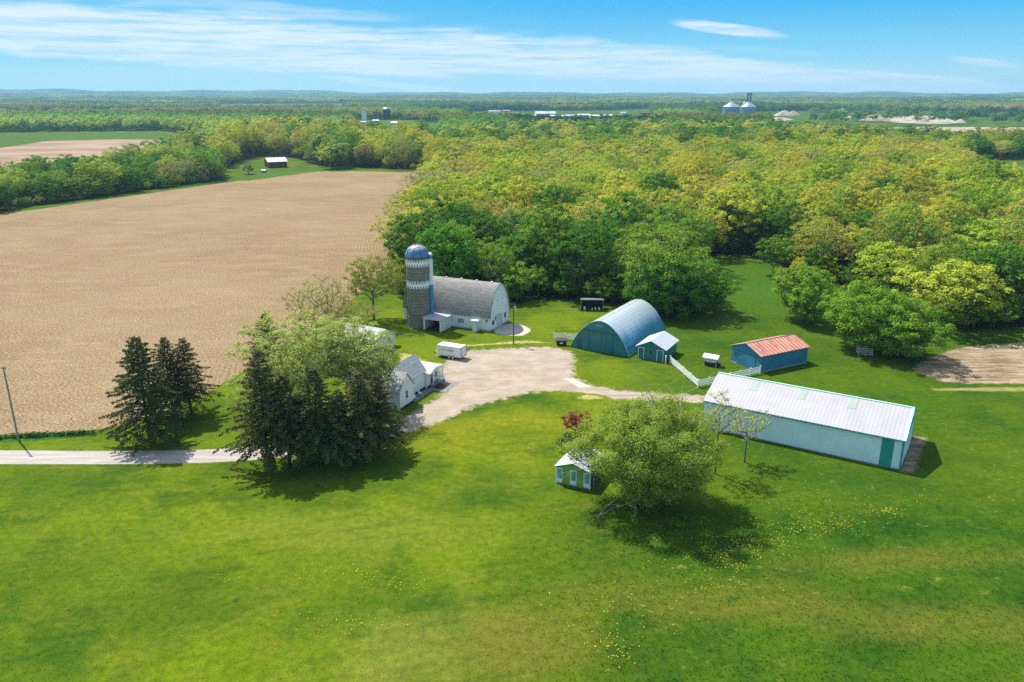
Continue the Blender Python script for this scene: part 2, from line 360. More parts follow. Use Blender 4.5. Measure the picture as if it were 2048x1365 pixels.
def inside(poly, X, Y):
    c = np.zeros(X.shape, bool); n = len(poly)
    for i in range(n):
        x0, y0 = poly[i]; x1, y1 = poly[(i+1) % n]
        if y0 == y1: continue
        m = ((y0 > Y) != (y1 > Y)) & (X < (x1-x0)*(Y-y0)/(y1-y0)+x0); c ^= m
    return c
def sdist(poly, X, Y):
    d = np.full(X.shape, 1e9); n = len(poly)
    for i in range(n):
        x0, y0 = poly[i]; x1, y1 = poly[(i+1) % n]; ex, ey = x1-x0, y1-y0; L = ex*ex+ey*ey+1e-9
        t = np.clip(((X-x0)*ex+(Y-y0)*ey)/L, 0, 1); d = np.minimum(d, np.hypot(X-x0-t*ex, Y-y0-t*ey))
    return np.where(inside(poly, X, Y), d, -d)
def smooth_poly(poly, it=2):
    for _ in range(it):
        q = []
        for i in range(len(poly)):
            a, b = poly[i], poly[(i+1) % len(poly)]
            q += [(a[0]*.75+b[0]*.25, a[1]*.75+b[1]*.25), (a[0]*.25+b[0]*.75, a[1]*.25+b[1]*.75)]
        poly = q
    return poly
def sheet(name, pxpoly, mat, z, cell, margin, label, cat='ground', smooth=1, world=False):
    poly = list(pxpoly) if world else [G(*p) for p in pxpoly]
    poly = smooth_poly(poly, smooth) if smooth else poly
    xs = [p[0] for p in poly]; ys = [p[1] for p in poly]
    X, Y = np.meshgrid(np.arange(min(xs)-margin, max(xs)+margin+cell, cell), np.arange(min(ys)-margin, max(ys)+margin+cell, cell))
    D = sdist(poly, X, Y); ny, nx = X.shape
    Zs = D > -margin; keep = Zs[:-1, :-1] | Zs[1:, :-1] | Zs[:-1, 1:] | Zs[1:, 1:]
    idx = np.arange(nx*ny).reshape(ny, nx); F = np.stack([idx[:-1, :-1][keep], idx[:-1, 1:][keep], idx[1:, 1:][keep], idx[1:, :-1][keep]], 1)
    used = np.unique(F); rm = np.zeros(nx*ny, int); rm[used] = np.arange(len(used))
    V = np.stack([X.ravel(), Y.ravel(), np.full(nx*ny, z)], 1)[used]
    me = npmesh(name, V, rm[F]); at = me.attributes.new('edge', 'FLOAT', 'POINT'); at.data.foreach_set('value', D.ravel()[used].astype(np.float32))
    return tag(link(name, me, mat), label, cat, kind='structure')

# ------------------------------------------------------------------ ground sheets
FIELD = [(-420, 900), (-420, 520), (-60, 437), (0, 430), (210, 400), (440, 367), (600, 346), (640, 343), (720, 343), (876, 347), (866, 395), (828, 440), (808, 475), (790, 510), (750, 560), (690, 610), (640, 660),
         (560, 700), (480, 748), (400, 793), (290, 838), (190, 862), (60, 872)]
sheet('stubble_field', FIELD, 'stubble', .02, 1.6, 2.5, 'tan harvested stubble field left of the farm buildings', 'field')
ROAD = [(-300, 900), (0, 901), (200, 903), (380, 901), (470, 897), (560, 887), (640, 874), (700, 862), (700, 894), (620, 908), (540, 918), (460, 924), (300, 929), (0, 929), (-300, 929)]
sheet('gravel_lane', ROAD, 'lane', .012, .35, .6, 'pale gravel lane coming in from the left', 'lane', 1)
YARD = [(640, 874), (740, 857), (800, 845), (842, 815), (885, 790), (905, 772), (893, 760), (880, 745), (888, 722), (935, 702), (1000, 698), (1090, 694), (1130, 699), (1152, 715), (1142, 745),
        (1160, 765), (1205, 777), (1300, 787), (1440, 792), (1440, 806), (1300, 803), (1215, 797), (1165, 786), (1110, 780), (1065, 784), (1010, 796), (950, 812), (900, 834), (862, 852), (810, 866), (740, 886), (640, 905)]
sheet('farm_yard', YARD, 'gravel', .016, .35, 2.8, 'sandy gravel yard and drive between the house, barn and sheds', 'driveway')
sheet('worn_verge', [(800, 700), (880, 735), (870, 690), (960, 690), (1050, 680), (1130, 690), (1160, 720), (1150, 760), (1100, 690), (940, 700), (880, 745), (800, 730)], 'worn', .008, .5, 1.2, 'worn straw coloured verge along the top of the yard', 'verge')
sheet('concrete_pad', [(1128, 757), (1146, 758), (1182, 774), (1160, 776)], 'concrete', .024, .15, .0, 'pale concrete slab set in the yard', 'slab', 0)
sheet('bare_patch', [(1150, 797), (1175, 789), (1215, 796), (1180, 800)], 'worn', .02, .2, .6, 'small pale bare patch on the lower side of the track', 'bare ground')
sheet('barn_apron', [(981, 665), (1022, 645), (1056, 657), (1058, 663), (1038, 673)], 'concrete', .01, .25, .3, 'pale concrete apron in front of the barn doors', 'apron')
sheet('plowed_plot', [(1822, 738), (1880, 705), (1960, 690), (2300, 672), (2300, 772), (2048, 767), (1905, 768), (1850, 752)], 'tilled', .01, .6, 2.5, 'brown tilled plot at the right edge', 'plot')
sheet('grass_track', [(1860, 776), (2300, 774), (2300, 783), (1870, 783)], 'track', .014, .5, 1.2, 'straw coloured grass track below the tilled plot', 'track')
sheet('weed_strip', [(-60, 876), (30, 876), (100, 872), (185, 868), (185, 874), (100, 880), (30, 886), (-60, 888)], 'weeds', .03, .3, .6, 'dark green weeds along the field edge by the lane', 'verge')
sheet('marsh_ground', [(-700, 400), (-150, 384), (0, 378), (150, 358), (292, 325), (350, 290), (345, 279), (100, 281), (40, 292), (-30, 300), (-700, 305)], 'marsh', .12, 7, 14, 'brown marshy ground beyond the left tree belt', 'marsh')
sheet('far_pasture', [(-30, 298), (40, 290), (110, 281), (345, 280), (440, 274), (330, 265), (100, 265), (-400, 268), (-400, 290)], 'pasture', .08, 9, 14, 'green strip behind the brown marshy ground', 'pasture')
sheet('small_pasture', [(715, 298), (760, 251), (870, 251), (882, 264), (885, 298)], 'pasture', .1, 9, 10, 'bright green field in front of the distant farmstead', 'pasture')
sheet('red_barn_yard', [(452, 366), (470, 350), (545, 338), (650, 336), (700, 343), (640, 342), (600, 346)], 'pasture', .03, 1.5, 3, 'small lawn around the red barn', 'lawn')
sheet('right_pasture', [(1945, 322), (2300, 318), (2300, 425), (2048, 410), (1995, 395), (1950, 355)], 'pasture', .1, 4, 6, 'dark green pasture past the wood at right', 'pasture')
sheet('far_field', [(440, 212), (680, 210), (690, 219), (450, 221)], 'farsoil', .5, 30, 20, 'pale bare field in the distance at left', 'field')
sheet('small_far_field', [(195, 223), (240, 222), (236, 229), (200, 228)], 'farsoil', .5, 15, 15, 'small pale bare field between distant trees', 'field')
sheet('bin_ground', [(1400, 236), (1560, 234), (1600, 243), (1440, 246)], 'farsoil', .4, 15, 15, 'bare ground around the grain bins', 'ground')
sheet('quarry_meadow', [(1540, 233), (1760, 232), (2200, 240), (2200, 256), (1560, 247)], 'pasture', .35, 15, 15, 'green meadow in front of the gravel pit', 'meadow')
sheet('gravel_pit', [(1752, 235), (1850, 231), (1912, 240), (1905, 251), (1760, 245)], 'sand', .6, 15, 20, 'pale floor of the gravel pit', 'gravel pit')
sheet('right_far_field', [(1700, 258), (1860, 254), (2300, 259), (2300, 312), (2050, 308), (1860, 292)], 'farsoil', .5, 10, 15, 'pale brown field below the gravel pit', 'field')
WOOD = [(800, 600), (870, 607), (960, 618), (1060, 600), (1150, 600), (1235, 612), (1320, 636), (1405, 628), (1415, 590), (1400, 556), (1392, 530), (1440, 507), (1535, 514), (1548, 535), (1590, 552), (1660, 572), (1740, 592), (1800, 612), (1860, 645),
        (1890, 668), (2060, 650), (2400, 640), (2400, 440), (2060, 424), (1985, 404), (1935, 360), (1930, 322), (2300, 316), (2300, 308), (2040, 305), (1750, 290), (1540, 271), (1300, 264), (1000, 266), (900, 290), (868, 330), (868, 352), (853, 395), (818, 440), (800, 475), (796, 520), (798, 560)]
BELT = [(-420, 505), (-60, 430), (0, 423), (210, 393), (440, 361), (450, 340), (480, 322), (520, 312), (590, 316), (640, 334), (720, 337), (870, 340), (880, 300), (800, 303), (740, 300), (600, 268), (430, 300), (345, 318), (292, 333), (150, 364), (0, 382), (-150, 388), (-500, 410)]
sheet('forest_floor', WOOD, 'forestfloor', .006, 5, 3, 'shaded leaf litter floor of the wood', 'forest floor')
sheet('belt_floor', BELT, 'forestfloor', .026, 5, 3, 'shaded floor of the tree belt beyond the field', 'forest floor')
PATCH_OFF = [G(1480, 560), G(800, 690)]
# ------------------------------------------------------------------ vegetation
def leaf_mat(name, far=False, fixed=None, trans=.34, var=.22):
    m, w, b = material(name)
    if fixed: base = fixed
    elif far: base = w.attr('tint', 'INSTANCER', 'Color')
    else: base = w.n.new('ShaderNodeObjectInfo').outputs['Color']
    g = w.n.new('ShaderNodeNewGeometry'); rnd = g.outputs['Random Per Island']
    cl = w.noise(w.obj(), .55, 2)
    hs = w.n.new('ShaderNodeHueSaturation'); w.set(hs.inputs['Color'], base if not fixed else (*fixed, 1))
    w.set(hs.inputs['Hue'], w.m('ADD', .5, w.m('MULTIPLY', w.m('SUBTRACT', cl, .5), .05)))
    w.set(hs.inputs['Value'], w.m('ADD', 1-var, w.m('MULTIPLY', rnd, 2*var)))
    c = hs.outputs[0]
    w.set(b.inputs['Base Color'], c); b.inputs['Roughness'].default_value = .6; b.inputs['Specular IOR Level'].default_value = .06
    t = w.n.new('ShaderNodeBsdfTranslucent'); w.set(t.inputs[0], w.mix(.5, c, w.mix(1.0, c, (1.3, 1.25, .5, 1), 'MULTIPLY')))
    mx = w.n.new('ShaderNodeMixShader'); mx.inputs[0].default_value = trans
    w.l.new(b.outputs[0], mx.inputs[1]); w.l.new(t.outputs[0], mx.inputs[2])
    w.l.new(mx.outputs[0], w.n['Material Output'].inputs[0])
leaf_mat('leaf'); leaf_mat('leaf_far', True); leaf_mat('needle', False, None, .12, .3); leaf_mat('needle_far', True, None, .12)
plain('bark', (.15, .125, .10), .95, var=.3, vs_=2); plain('dark_bark', (.045, .036, .03), .95, var=.3, vs_=2); plain('pale_wood', (.48, .43, .36), .9, var=.2, vs_=3)

def tubes(segs, n=5):
    """segs (m,8): p0 p1 r0 r1 -> tapered tubes"""
    P0, P1, R0, R1 = segs[:, :3], segs[:, 3:6], segs[:, 6:7], segs[:, 7:8]
    d = P1-P0; L = np.linalg.norm(d, axis=1, keepdims=True)+1e-9; d = d/L
    ref = np.where(np.abs(d[:, 2:3]) < .9, np.array([[0, 0, 1.]]), np.array([[1., 0, 0]]))
    a = np.cross(d, ref); a /= np.linalg.norm(a, axis=1, keepdims=True)+1e-9; b = np.cross(d, a)
    V = []
    for P, Rr in ((P0, R0), (P1+d*R1*.3, R1)):
        for i in range(n):
            t = 2*math.pi*i/n; V.append(P+(a*math.cos(t)+b*math.sin(t))*Rr)
    V = np.stack(V, 1); m = len(segs)
    base = (np.arange(m)*2*n)[:, None]
    F = np.concatenate([base+np.array([[i, (i+1) % n, n+(i+1) % n, n+i]]) for i in range(n)])
    return V.reshape(-1, 3), F
def leaves(P, Nn, size, rng, asp=.62):
    """one pointed leaf-cluster quad per point, facing its normal"""
    m = len(P); Nn = Nn/(np.linalg.norm(Nn, axis=1, keepdims=True)+1e-9)
    ref = rng.normal(size=(m, 3)); a = np.cross(Nn, ref); a /= np.linalg.norm(a, axis=1, keepdims=True)+1e-9; b = np.cross(Nn, a)
    s = (size*rng.uniform(.65, 1.35, m))[:, None]
    V = np.stack([P-a*s*.5, P+b*s*.5*asp-a*s*.08, P+a*s*.5, P-b*s*.5*asp+a*s*.1], 1)
    V[:, 1] += Nn*s*.12; V[:, 3] += Nn*s*.12
    return V.reshape(-1, 3), np.arange(4*m).reshape(m, 4)
def skeleton(rng, Ht, Rc, cb, ncl, lobes=5, inner=.35, tip=.03, lean=.0, flat=1.0, trunk_top=.45, low=.0):
    lob = rng.normal(size=(lobes, 3)); lob /= np.linalg.norm(lob, axis=1, keepdims=True); la = rng.uniform(.15, .48, lobes)
    cz = cb+(Ht-cb)*.48; hz_ = (Ht-cb)*.52
    T = []; mind = Rc*1.75/(ncl**(1/3.))*.62; tries = 0
    while len(T) < ncl and tries < ncl*60:
        tries += 1; d = rng.normal(size=3); d /= np.linalg.norm(d)
        if d[2] < -.55+low: continue
        r = max(inner, rng.random()**.45)
        g = 1+np.sum(la*np.maximum(0, lob@d)**3)-.14
        p = np.array([d[0]*Rc*g*r, d[1]*Rc*g*r, cz+d[2]*hz_*(.85+.15*g)*r*flat])
        if d[2] < 0: p[:2] *= 1+.25*d[2]
        if all(np.sum((p-q)**2) > mind**2 for q in T): T.append(p)
        elif tries % 12 == 0: mind *= .97
    T = np.array(T)
    nodes = []; par = []; plen = []
    nt = 6; tz = cb+(Ht-cb)*trunk_top; la_ = rng.uniform(-1, 1, 2)*lean
    for i in range(nt+1):
        f = i/nt; nodes.append([la_[0]*f*f*tz*.3+rng.normal()*.06*f, la_[1]*f*f*tz*.3+rng.normal()*.06*f, f*tz]); par.append(i-1); plen.append(f*tz*.5)
    order = np.argsort(np.linalg.norm(T-np.array([0, 0, cb+.2*(Ht-cb)]), axis=1)); ends = []
    for k in order:
        t = T[k]; A = np.array(nodes); dd = np.linalg.norm(A-t, axis=1)
        cost = dd+.12*np.array(plen)+2.0*np.maximum(0, A[:, 2]-t[2]+.25*dd)+np.where(A[:, 2] < cb*.75, 30, 0)
        j = int(np.argmin(cost)); p = A[j]; n = max(1, int(round(dd[j]/1.5))); last = j
        for i in range(1, n+1):
            f = i/n; q = p*(1-f)+t*f; amp = dd[j]*.09*math.sin(math.pi*f)
            q = q+np.array([rng.normal()*amp, rng.normal()*amp, amp*1.1]); nodes.append(list(q)); par.append(last)
            plen.append(plen[last]+dd[j]/n); last = len(nodes)-1
        ends.append(last)
    nodes = np.array(nodes); e = 2.3; wgt = np.zeros(len(nodes))
    for k in ends: wgt[k] += tip**e
    for i in range(len(nodes)-1, 0, -1): wgt[i] = max(wgt[i], tip**e*.8); wgt[par[i]] += wgt[i]
    rad = wgt**(1/e)
    segs = np.array([[*nodes[par[i]], *nodes[i], rad[par[i]] if par[i] < nt else min(rad[par[i]], rad[i]*1.25), rad[i]] for i in range(1, len(nodes))])
    segs[:1, 6] *= 1.35
    return nodes, T, segs
def foliage(rng, T, cr, n, size, up=.55, rnd=.42, center=None, vert=.75, asp=.62):
    m = len(T); k = rng.uniform(.75, 1.25, m)*cr
    D = rng.normal(size=(m, n, 3)); D /= np.linalg.norm(D, axis=2, keepdims=True)
    D[..., 2] = np.where(D[..., 2] < -.3, -D[..., 2], D[..., 2])
    rr_ = (rng.random((m, n, 1))**.5)
    P = T[:, None, :]+D*rr_*k[:, None, None]*np.array([1, 1, vert])
    out = D.copy()
    ctr = T.mean(0)*np.array([1, 1, .75]); oc = T-ctr; oc = oc/(np.linalg.norm(oc, axis=1, keepdims=True)+1e-9)
    Nn = out*.75+oc[:, None, :]*.45+rng.normal(size=(m, n, 3))*rnd; Nn[..., 2] += up
    return leaves(P.reshape(-1, 3), Nn.reshape(-1, 3), size, rng, asp)
def twigs(rng, T, nodes_c, n, ln, r=.02):
    S = []
    for t in T:
        for _ in range(n):
            d = rng.normal(size=3); d[2] = abs(d[2])*.8; d /= np.linalg.norm(d); S.append([*t, *(t+d*ln*rng.uniform(.5, 1.1)), r, r*.4])
    return np.array(S)
def broadleaf(seed, Ht, Rc, cb, ncl, n, size, cr, tw=0, **kw):
    rng = np.random.default_rng(seed); fo = {k: kw.pop(k) for k in ('up', 'rnd', 'vert', 'asp') if k in kw}
    nodes, T, segs = skeleton(rng, Ht, Rc, cb, ncl, **kw)
    if tw: segs = np.concatenate([segs, twigs(rng, T, None, tw, cr*1.1)])
    tv, tf = tubes(segs, 5); lv, lf = foliage(rng, T, cr, n, size, **fo)
    return npmesh('trunk', tv, tf), npmesh('crown', lv, lf)
def spruce_mesh(seed, Ht, Rb, base, sp=.42, dens=1.0, size=.42, droop=.28, ragged=.25):
    rng = np.random.default_rng(seed); S = [[0, 0, 0, 0, 0, Ht*.5, Ht*.016, Ht*.010], [0, 0, Ht*.5, 0, 0, Ht*.98, Ht*.010, .02]]; P = []; Q = []
    z = base
    while z < Ht*.985:
        f = (z-base)/(Ht-base); L0 = Rb*(1-f)**.82*(1 if f > .08 else .8+2.5*f)+.25
        nb = 6 if f < .8 else 5; a0 = rng.uniform(0, 6.28)
        for i in range(nb):
            a = a0+i*6.283/nb+rng.normal()*.15; L = L0*rng.uniform(1-ragged, 1+ragged*.7)
            if rng.random() < .06: continue
            up = .25*f; dr = droop*(1-f)*1.1
            dirv = np.array([math.cos(a), math.sin(a)]); pts = []
            for k in range(5):
                t = k/4; pts.append(np.array([*(dirv*L*t), z+L*(up*t-dr*t*t+.10*max(0, t-.7))]))
            for k in range(4): S.append([*pts[k], *pts[k+1], .045*(1-k/5)*(.5+L/5), .045*(1-(k+1)/5)*(.5+L/5)])
            m = int((8+26*L)*dens/2.2)
            t = rng.random(m)**.65*.88+.14; ii = np.minimum((t*4).astype(int), 3); fr = t*4-ii; A = np.array(pts)
            C = A[ii]*(1-fr)[:, None]+A[ii+1]*fr[:, None]
            wd_ = (.10+.26*L*(1-t)*.75+.12); sgn = rng.uniform(-1, 1, m)
            side = np.array([-dirv[1], dirv[0], 0]); C = C+side*(sgn*wd_)[:, None]; C[:, 2] -= np.abs(sgn)*wd_*.25+rng.random(m)*.22
            Nn = np.tile(np.array([dirv[0]*.35, dirv[1]*.35, .8]), (m, 1))+rng.normal(size=(m, 3))*.45
            P.append(C); Q.append(Nn)
        z += sp*rng.uniform(.8, 1.2)
    tv, tf = tubes(np.array(S), 6); P = np.concatenate(P); Q = np.concatenate(Q)
    lv, lf = leaves(P, Q, size, rng, .45)
    return npmesh('trunk', tv, tf), npmesh('crown', lv, lf)

def place(name, meshes, x, y, scale, rz, tint, label, cat='tree', group=None, leafm='leaf', bark='bark', cname='crown'):
    t = thing(name, label, cat, (x, y, 0), rz, group)
    t.scale = scale if hasattr(scale, '__len__') else (scale,)*3
    for nm, me, mt in (('trunk', meshes[0], bark), (cname, meshes[1], leafm)):
        if not me.materials: me.materials.append(MATS[mt])
        o = bpy.data.objects.new(nm, me); COL.objects.link(o); o.parent = t; o.color = (*tint, 1)
    return t
# prototypes for the woods: H about 15, R about 7.5
WV = [broadleaf(s, 15.0, 7.3, 2.4, 115, 52, .56, 1.25, tw=1, inner=.45) for s in (1, 2)] + \
     [broadleaf(3, 15.5, 6.8, 2.8, 120, 44, .42, 1.15, tw=2, inner=.4, trunk_top=.35), broadleaf(4, 14.0, 7.6, 2.4, 130, 40, .40, 1.15, tw=3, inner=.35, trunk_top=.25),
      broadleaf(5, 16.0, 5.6, 2.2, 100, 50, .55, 1.15, tw=1), broadleaf(6, 13.0, 7.0, 1.6, 110, 60, .56, 1.25, tw=0, inner=.5),
      broadleaf(7, 14.0, 7.0, 3.0, 105, 22, .38, 1.2, tw=5, inner=.3, trunk_top=.25), broadleaf(8, 9.5, 4.4, .8, 64, 50, .52, 1.1, tw=0)]
FV = [broadleaf(20+i, 13.5, 7.4, 2.2, 34, 26, 1.35, 2.0, inner=.6) for i in range(3)]

TINTS = {'deep green': (.080, .215, .014), 'fresh green': (.190, .350, .025), 'lime green': (.350, .460, .040), 'yellow-green': (.450, .480, .050),
         'golden': (.500, .510, .050), 'olive': (.430, .450, .090), 'bare greyish': (.400, .390, .150)}
def pick(px, py, rng, x, y):
    """which kind of crown grows here"""
    n = math.sin(x*.031+1)*math.cos(y*.027)+.6*math.sin(x*.011-y*.017+2)
    u = rng.random()+n*.10
    if inside(BELTW, np.array([x]), np.array([y]))[0]:
        if px < 440: tb = [('deep green', .30), ('fresh green', .68), ('lime green', .82), ('olive', .92), ('bare greyish', 1)]
        else: tb = [('deep green', .1), ('fresh green', .30), ('olive', .5), ('yellow-green', .75), ('golden', .92), ('bare greyish', 1)]
    elif y < 250 and px < 1440 and not (px < 850 and y > 215): tb = [('deep green', .62), ('fresh green', 1)]
    elif px > 1500 and y < 225: tb = [('deep green', .18), ('fresh green', .62), ('olive', .8), ('lime green', .92), ('yellow-green', 1)]
    elif y < 480: tb = [('deep green', .03), ('fresh green', .18), ('lime green', .44), ('yellow-green', .70), ('golden', .80), ('olive', .92), ('bare greyish', 1)]
    elif y < 640: tb = [('deep green', .05), ('fresh green', .16), ('lime green', .36), ('yellow-green', .66), ('golden', .82), ('olive', .93), ('bare greyish', 1)]
    else: tb = [('deep green', .38), ('fresh green', .66), ('olive', .9), ('yellow-green', 1)]
    for k, t in tb:
        if u <= t: return k
    return tb[-1][0]
WOODW = [G(*p) for p in WOOD]; BELTW = [G(*p) for p in BELT]
rng = np.random.default_rng(77)
def scatter(poly, step, jit, inset=0.0, xr=None):
    xs = [p[0] for p in poly]; ys = [p[1] for p in poly]; out = []
    X, Y = np.meshgrid(np.arange(min(xs), max(xs), step), np.arange(min(ys), max(ys), step*.87))
    X = X+(np.arange(X.shape[0]) % 2)[:, None]*step/2+rng.uniform(-jit, jit, X.shape)*step; Y = Y+rng.uniform(-jit, jit, X.shape)*step
    k = sdist(poly, X, Y) > inset; vis = np.abs(X) < Y*.72+25
    return np.stack([X[k & vis], Y[k & vis]], 1)
trees = [(x, y, 1.0) for x, y in scatter(WOODW, 12.4, .34, 1.5)]+[(x, y, 1.0) for x, y in scatter(BELTW, 12.0, .30, 2.0)]
under = [(x, y, .62) for x, y in scatter(WOODW, 15.0, .42, .5) if y < 420]+[(x, y, .62) for x, y in scatter(BELTW, 15.0, .42, .5)]
def rim(poly):
    pts = scatter(poly, 4.6, .45, .2); dd = sdist(poly, pts[:, 0], pts[:, 1]); return [(x, y, .6) for (x, y), q in zip(pts, dd) if q < 5.5 and y < 560]
trees += under+rim(WOODW)+rim(BELTW)
recs = []
RB = G(539, 334); trees = [q for q in trees if not (abs(q[0]-RB[0]-4) < 25 and -60 < q[1]-RB[1] < 25)]
for x, y, s in trees:
    px, py = PXY(x, y); kind = pick(px, py, rng, x, y)
    if kind == 'bare greyish': v = 6
    elif kind == 'deep green': v = [0, 1, 5][rng.integers(3)]
    elif kind in ('golden', 'olive'): v = [2, 3, 3, 6, 0][rng.integers(5)]
    else: v = [0, 1, 2, 3, 2, 3, 4][rng.integers(7)]
    sc = rng.uniform(.74, 1.14)*(1.0 if s == 1 else .95)
    if s != 1: v = 7
    if s == .6: sc *= rng.uniform(.45, .8)
    if s == 1: sc *= 1.16 if px > 440 else 1.0
    hgt = sc*rng.uniform(.84, 1.2)*(1.25 if (s == 1 and 440 < px < 860 and inside(BELTW, np.array([x]), np.array([y]))[0]) else 1.0)
    recs.append(dict(x=x, y=y, px=px, py=py, kind=kind, v=v, s=(sc, sc, hgt), rz=rng.uniform(0, 6.28), tint=np.array(TINTS[kind])*np.array((1.0, .96, .95))*rng.uniform(.94, 1.06, 3)*rng.uniform(.82, 1.15), small=s != 1))
vis = [r for r in recs if 0 <= r['px'] <= 2048 and not r['small']]
vis.sort(key=lambda r: math.hypot(r['x'], r['y'])*(1.25 if r['small'] else 1))
near = vis[:262]; nid = set(id(r) for r in near); mass = [r for r in recs if id(r) not in nid]
ORD = ['', 'second', 'third', 'fourth', 'fifth', 'sixth', 'seventh', 'eighth', 'ninth', 'tenth', 'eleventh', 'twelfth', 'thirteenth', 'fourteenth', 'fifteenth', 'sixteenth', 'seventeenth', 'eighteenth', 'nineteenth', 'twentieth']
def zone(r):
    px, y = r['px'], r['y']
    if inside(BELTW, np.array([r['x']]), np.array([r['y']]))[0] and px < 880:
        return 'in the belt left of the red barn' if px < 480 else 'in the belt behind the stubble field'
    d = math.hypot(r['x'], y)
    band = 'edge' if d < 235 else 'near' if d < 290 else 'middle' if d < 345 else 'back'
    mark = 'silo' if px < 1000 else 'white barn' if px < 1180 else 'arched shed' if px < 1420 else 'grass clearing' if px < 1600 else 'rusty-roofed shed' if px < 1800 else 'tilled plot'
    return {'edge': 'at the wood edge behind the %s', 'near': 'in the near wood behind the %s', 'middle': 'in mid wood behind the %s', 'back': 'deep in the wood behind the %s'}[band] % mark
groups = {}
for r in near: r['zone'] = zone(r); groups.setdefault((r['zone'], r['kind']), []).append(r)
for (z_, k_), rs in groups.items():
    rs.sort(key=lambda r: r['px']); n = len(rs)
    for i, r in enumerate(rs):
        lead = 'only %s tree ' % k_ if n == 1 else 'leftmost %s tree ' % k_ if i == 0 else 'rightmost %s tree ' % k_ if i == n-1 else '%s %s tree from the left ' % (ORD[i], k_)
        r['label'] = lead+z_
for r in near:
    nm = 'maple_tree' if r['kind'] in ('deep green', 'fresh green') else 'oak_tree'
    place(nm, WV[r['v']], r['x'], r['y'], r['s'], r['rz'], r['tint'], r['label'], 'tree', 'trees of the wood and tree belt')

# ---- the rest of the woods, out to the hills: one mass
def proto(tr, cr, leafm, bark='bark'):
    me = cr.copy(); bm = bmesh.new(); bm.from_mesh(me); n0 = len(bm.faces); bm.from_mesh(tr); bm.faces.ensure_lookup_table()
    for f in bm.faces[n0:]: f.material_index = 1
    bm.to_mesh(me); bm.free(); me.materials.clear(); me.materials.append(MATS[leafm]); me.materials.append(MATS[bark])
    return bpy.data.objects.new('woodland_tree', me)
PC = bpy.data.collections.new('woodland_sources')
for i, (tr, cr) in enumerate(WV+FV):
    o = proto(tr, cr, 'leaf_far'); o.name = 'woodland_tree_%02d' % i; PC.objects.link(o)
def gn_scatter(name, P, Sc, Rz, Ix, Tint, coll, label, cat):
    me = bpy.data.meshes.new(name); me.vertices.add(len(P)); me.vertices.foreach_set('co', np.asarray(P, np.float32).ravel())
    for an, ty, dat, key in (('scl', 'FLOAT_VECTOR', Sc, 'vector'), ('rz', 'FLOAT_VECTOR', Rz, 'vector'), ('ix', 'INT', Ix, 'value'), ('tint', 'FLOAT_COLOR', Tint, 'color')):
        if dat is None: continue
        a = me.attributes.new(an, ty, 'POINT'); a.data.foreach_set(key, np.ascontiguousarray(dat).ravel())
    o = bpy.data.objects.new(name, me); COL.objects.link(o)
    ng = bpy.data.node_groups.new(name, 'GeometryNodeTree')
    ng.interface.new_socket('Geometry', in_out='INPUT', socket_type='NodeSocketGeometry'); ng.interface.new_socket('Geometry', in_out='OUTPUT', socket_type='NodeSocketGeometry')
    n = ng.nodes; l = ng.links; gi = n.new('NodeGroupInput'); go = n.new('NodeGroupOutput')
    ip = n.new('GeometryNodeInstanceOnPoints'); ci = n.new('GeometryNodeCollectionInfo'); ci.inputs[0].default_value = coll; ci.inputs['Separate Children'].default_value = True; ci.inputs['Reset Children'].default_value = True
    ip.inputs['Pick Instance'].default_value = True
    def na(nm, t):
        q = n.new('GeometryNodeInputNamedAttribute'); q.data_type = t; q.inputs[0].default_value = nm; return q.outputs[0]
    l.new(gi.outputs[0], ip.inputs['Points']); l.new(ci.outputs[0], ip.inputs['Instance']); l.new(na('ix', 'INT'), ip.inputs['Instance Index'])
    l.new(na('rz', 'FLOAT_VECTOR'), ip.inputs['Rotation']); l.new(na('scl', 'FLOAT_VECTOR'), ip.inputs['Scale']); l.new(ip.outputs[0], go.inputs[0])
    md = o.modifiers.new('scatter', 'NODES'); md.node_group = ng
    return tag(o, label, cat, kind='stuff')
P = []; Sc = []; Rz = []; Ix = []; Ti = []
def addm(x, y, z, s, rz_, ix, t): P.append((x, y, z)); Sc.append(s); Rz.append((0, 0, rz_)); Ix.append(ix); Ti.append((*t, 1))
for r in mass: addm(r['x'], r['y'], 0, r['s'], r['rz'], r['v'] if r['y'] < 520 else (8+r['v'] % 3 if r['y'] > 800 else r['v']), r['tint'])
# clearings seen beyond (px polygons on the ground)
CLEAR = [[(-60, 390), (0, 384), (150, 366), (300, 335), (370, 300), (440, 280), (330, 262), (100, 264), (-60, 267)], [(700, 300), (715, 240), (885, 246), (885, 300)],
         [(425, 210), (690, 208), (700, 223), (440, 225)], [(190, 221), (245, 220), (240, 232), (195, 230)], [(1395, 246), (1440, 225), (1560, 223), (1660, 222), (1820, 220), (2200, 228), (2200, 262), (1560, 252), (1440, 248)],
         [(1540, 248), (2300, 252), (2300, 308), (2040, 304), (1750, 289), (1540, 268)], [(1935, 318), (2300, 314), (2300, 430), (2048, 416), (1990, 400), (1940, 358)], [(1040, 252), (1060, 222), (1300, 221), (1330, 252), (1150, 258)],
         [(700, 258), (705, 240), (830, 240), (835, 258)], [(900, 246), (970, 223), (1060, 223), (1050, 248)], [(880, 226), (1000, 222), (1000, 228), (880, 232)], [(440, 372), (440, 330), (480, 318), (500, 306), (610, 308), (650, 330), (660, 347), (600, 350)]]
CW = [[G(*p) for p in c] for c in CLEAR]
def free(X, Y):
    k = np.ones(X.shape, bool)
    for i, c in enumerate(CW+[WOODW, BELTW]): k &= ~(inside(c, X, Y) & ((rng.random(X.shape) > .05) | (i != 4) | (X < .36*Y)))
    return k
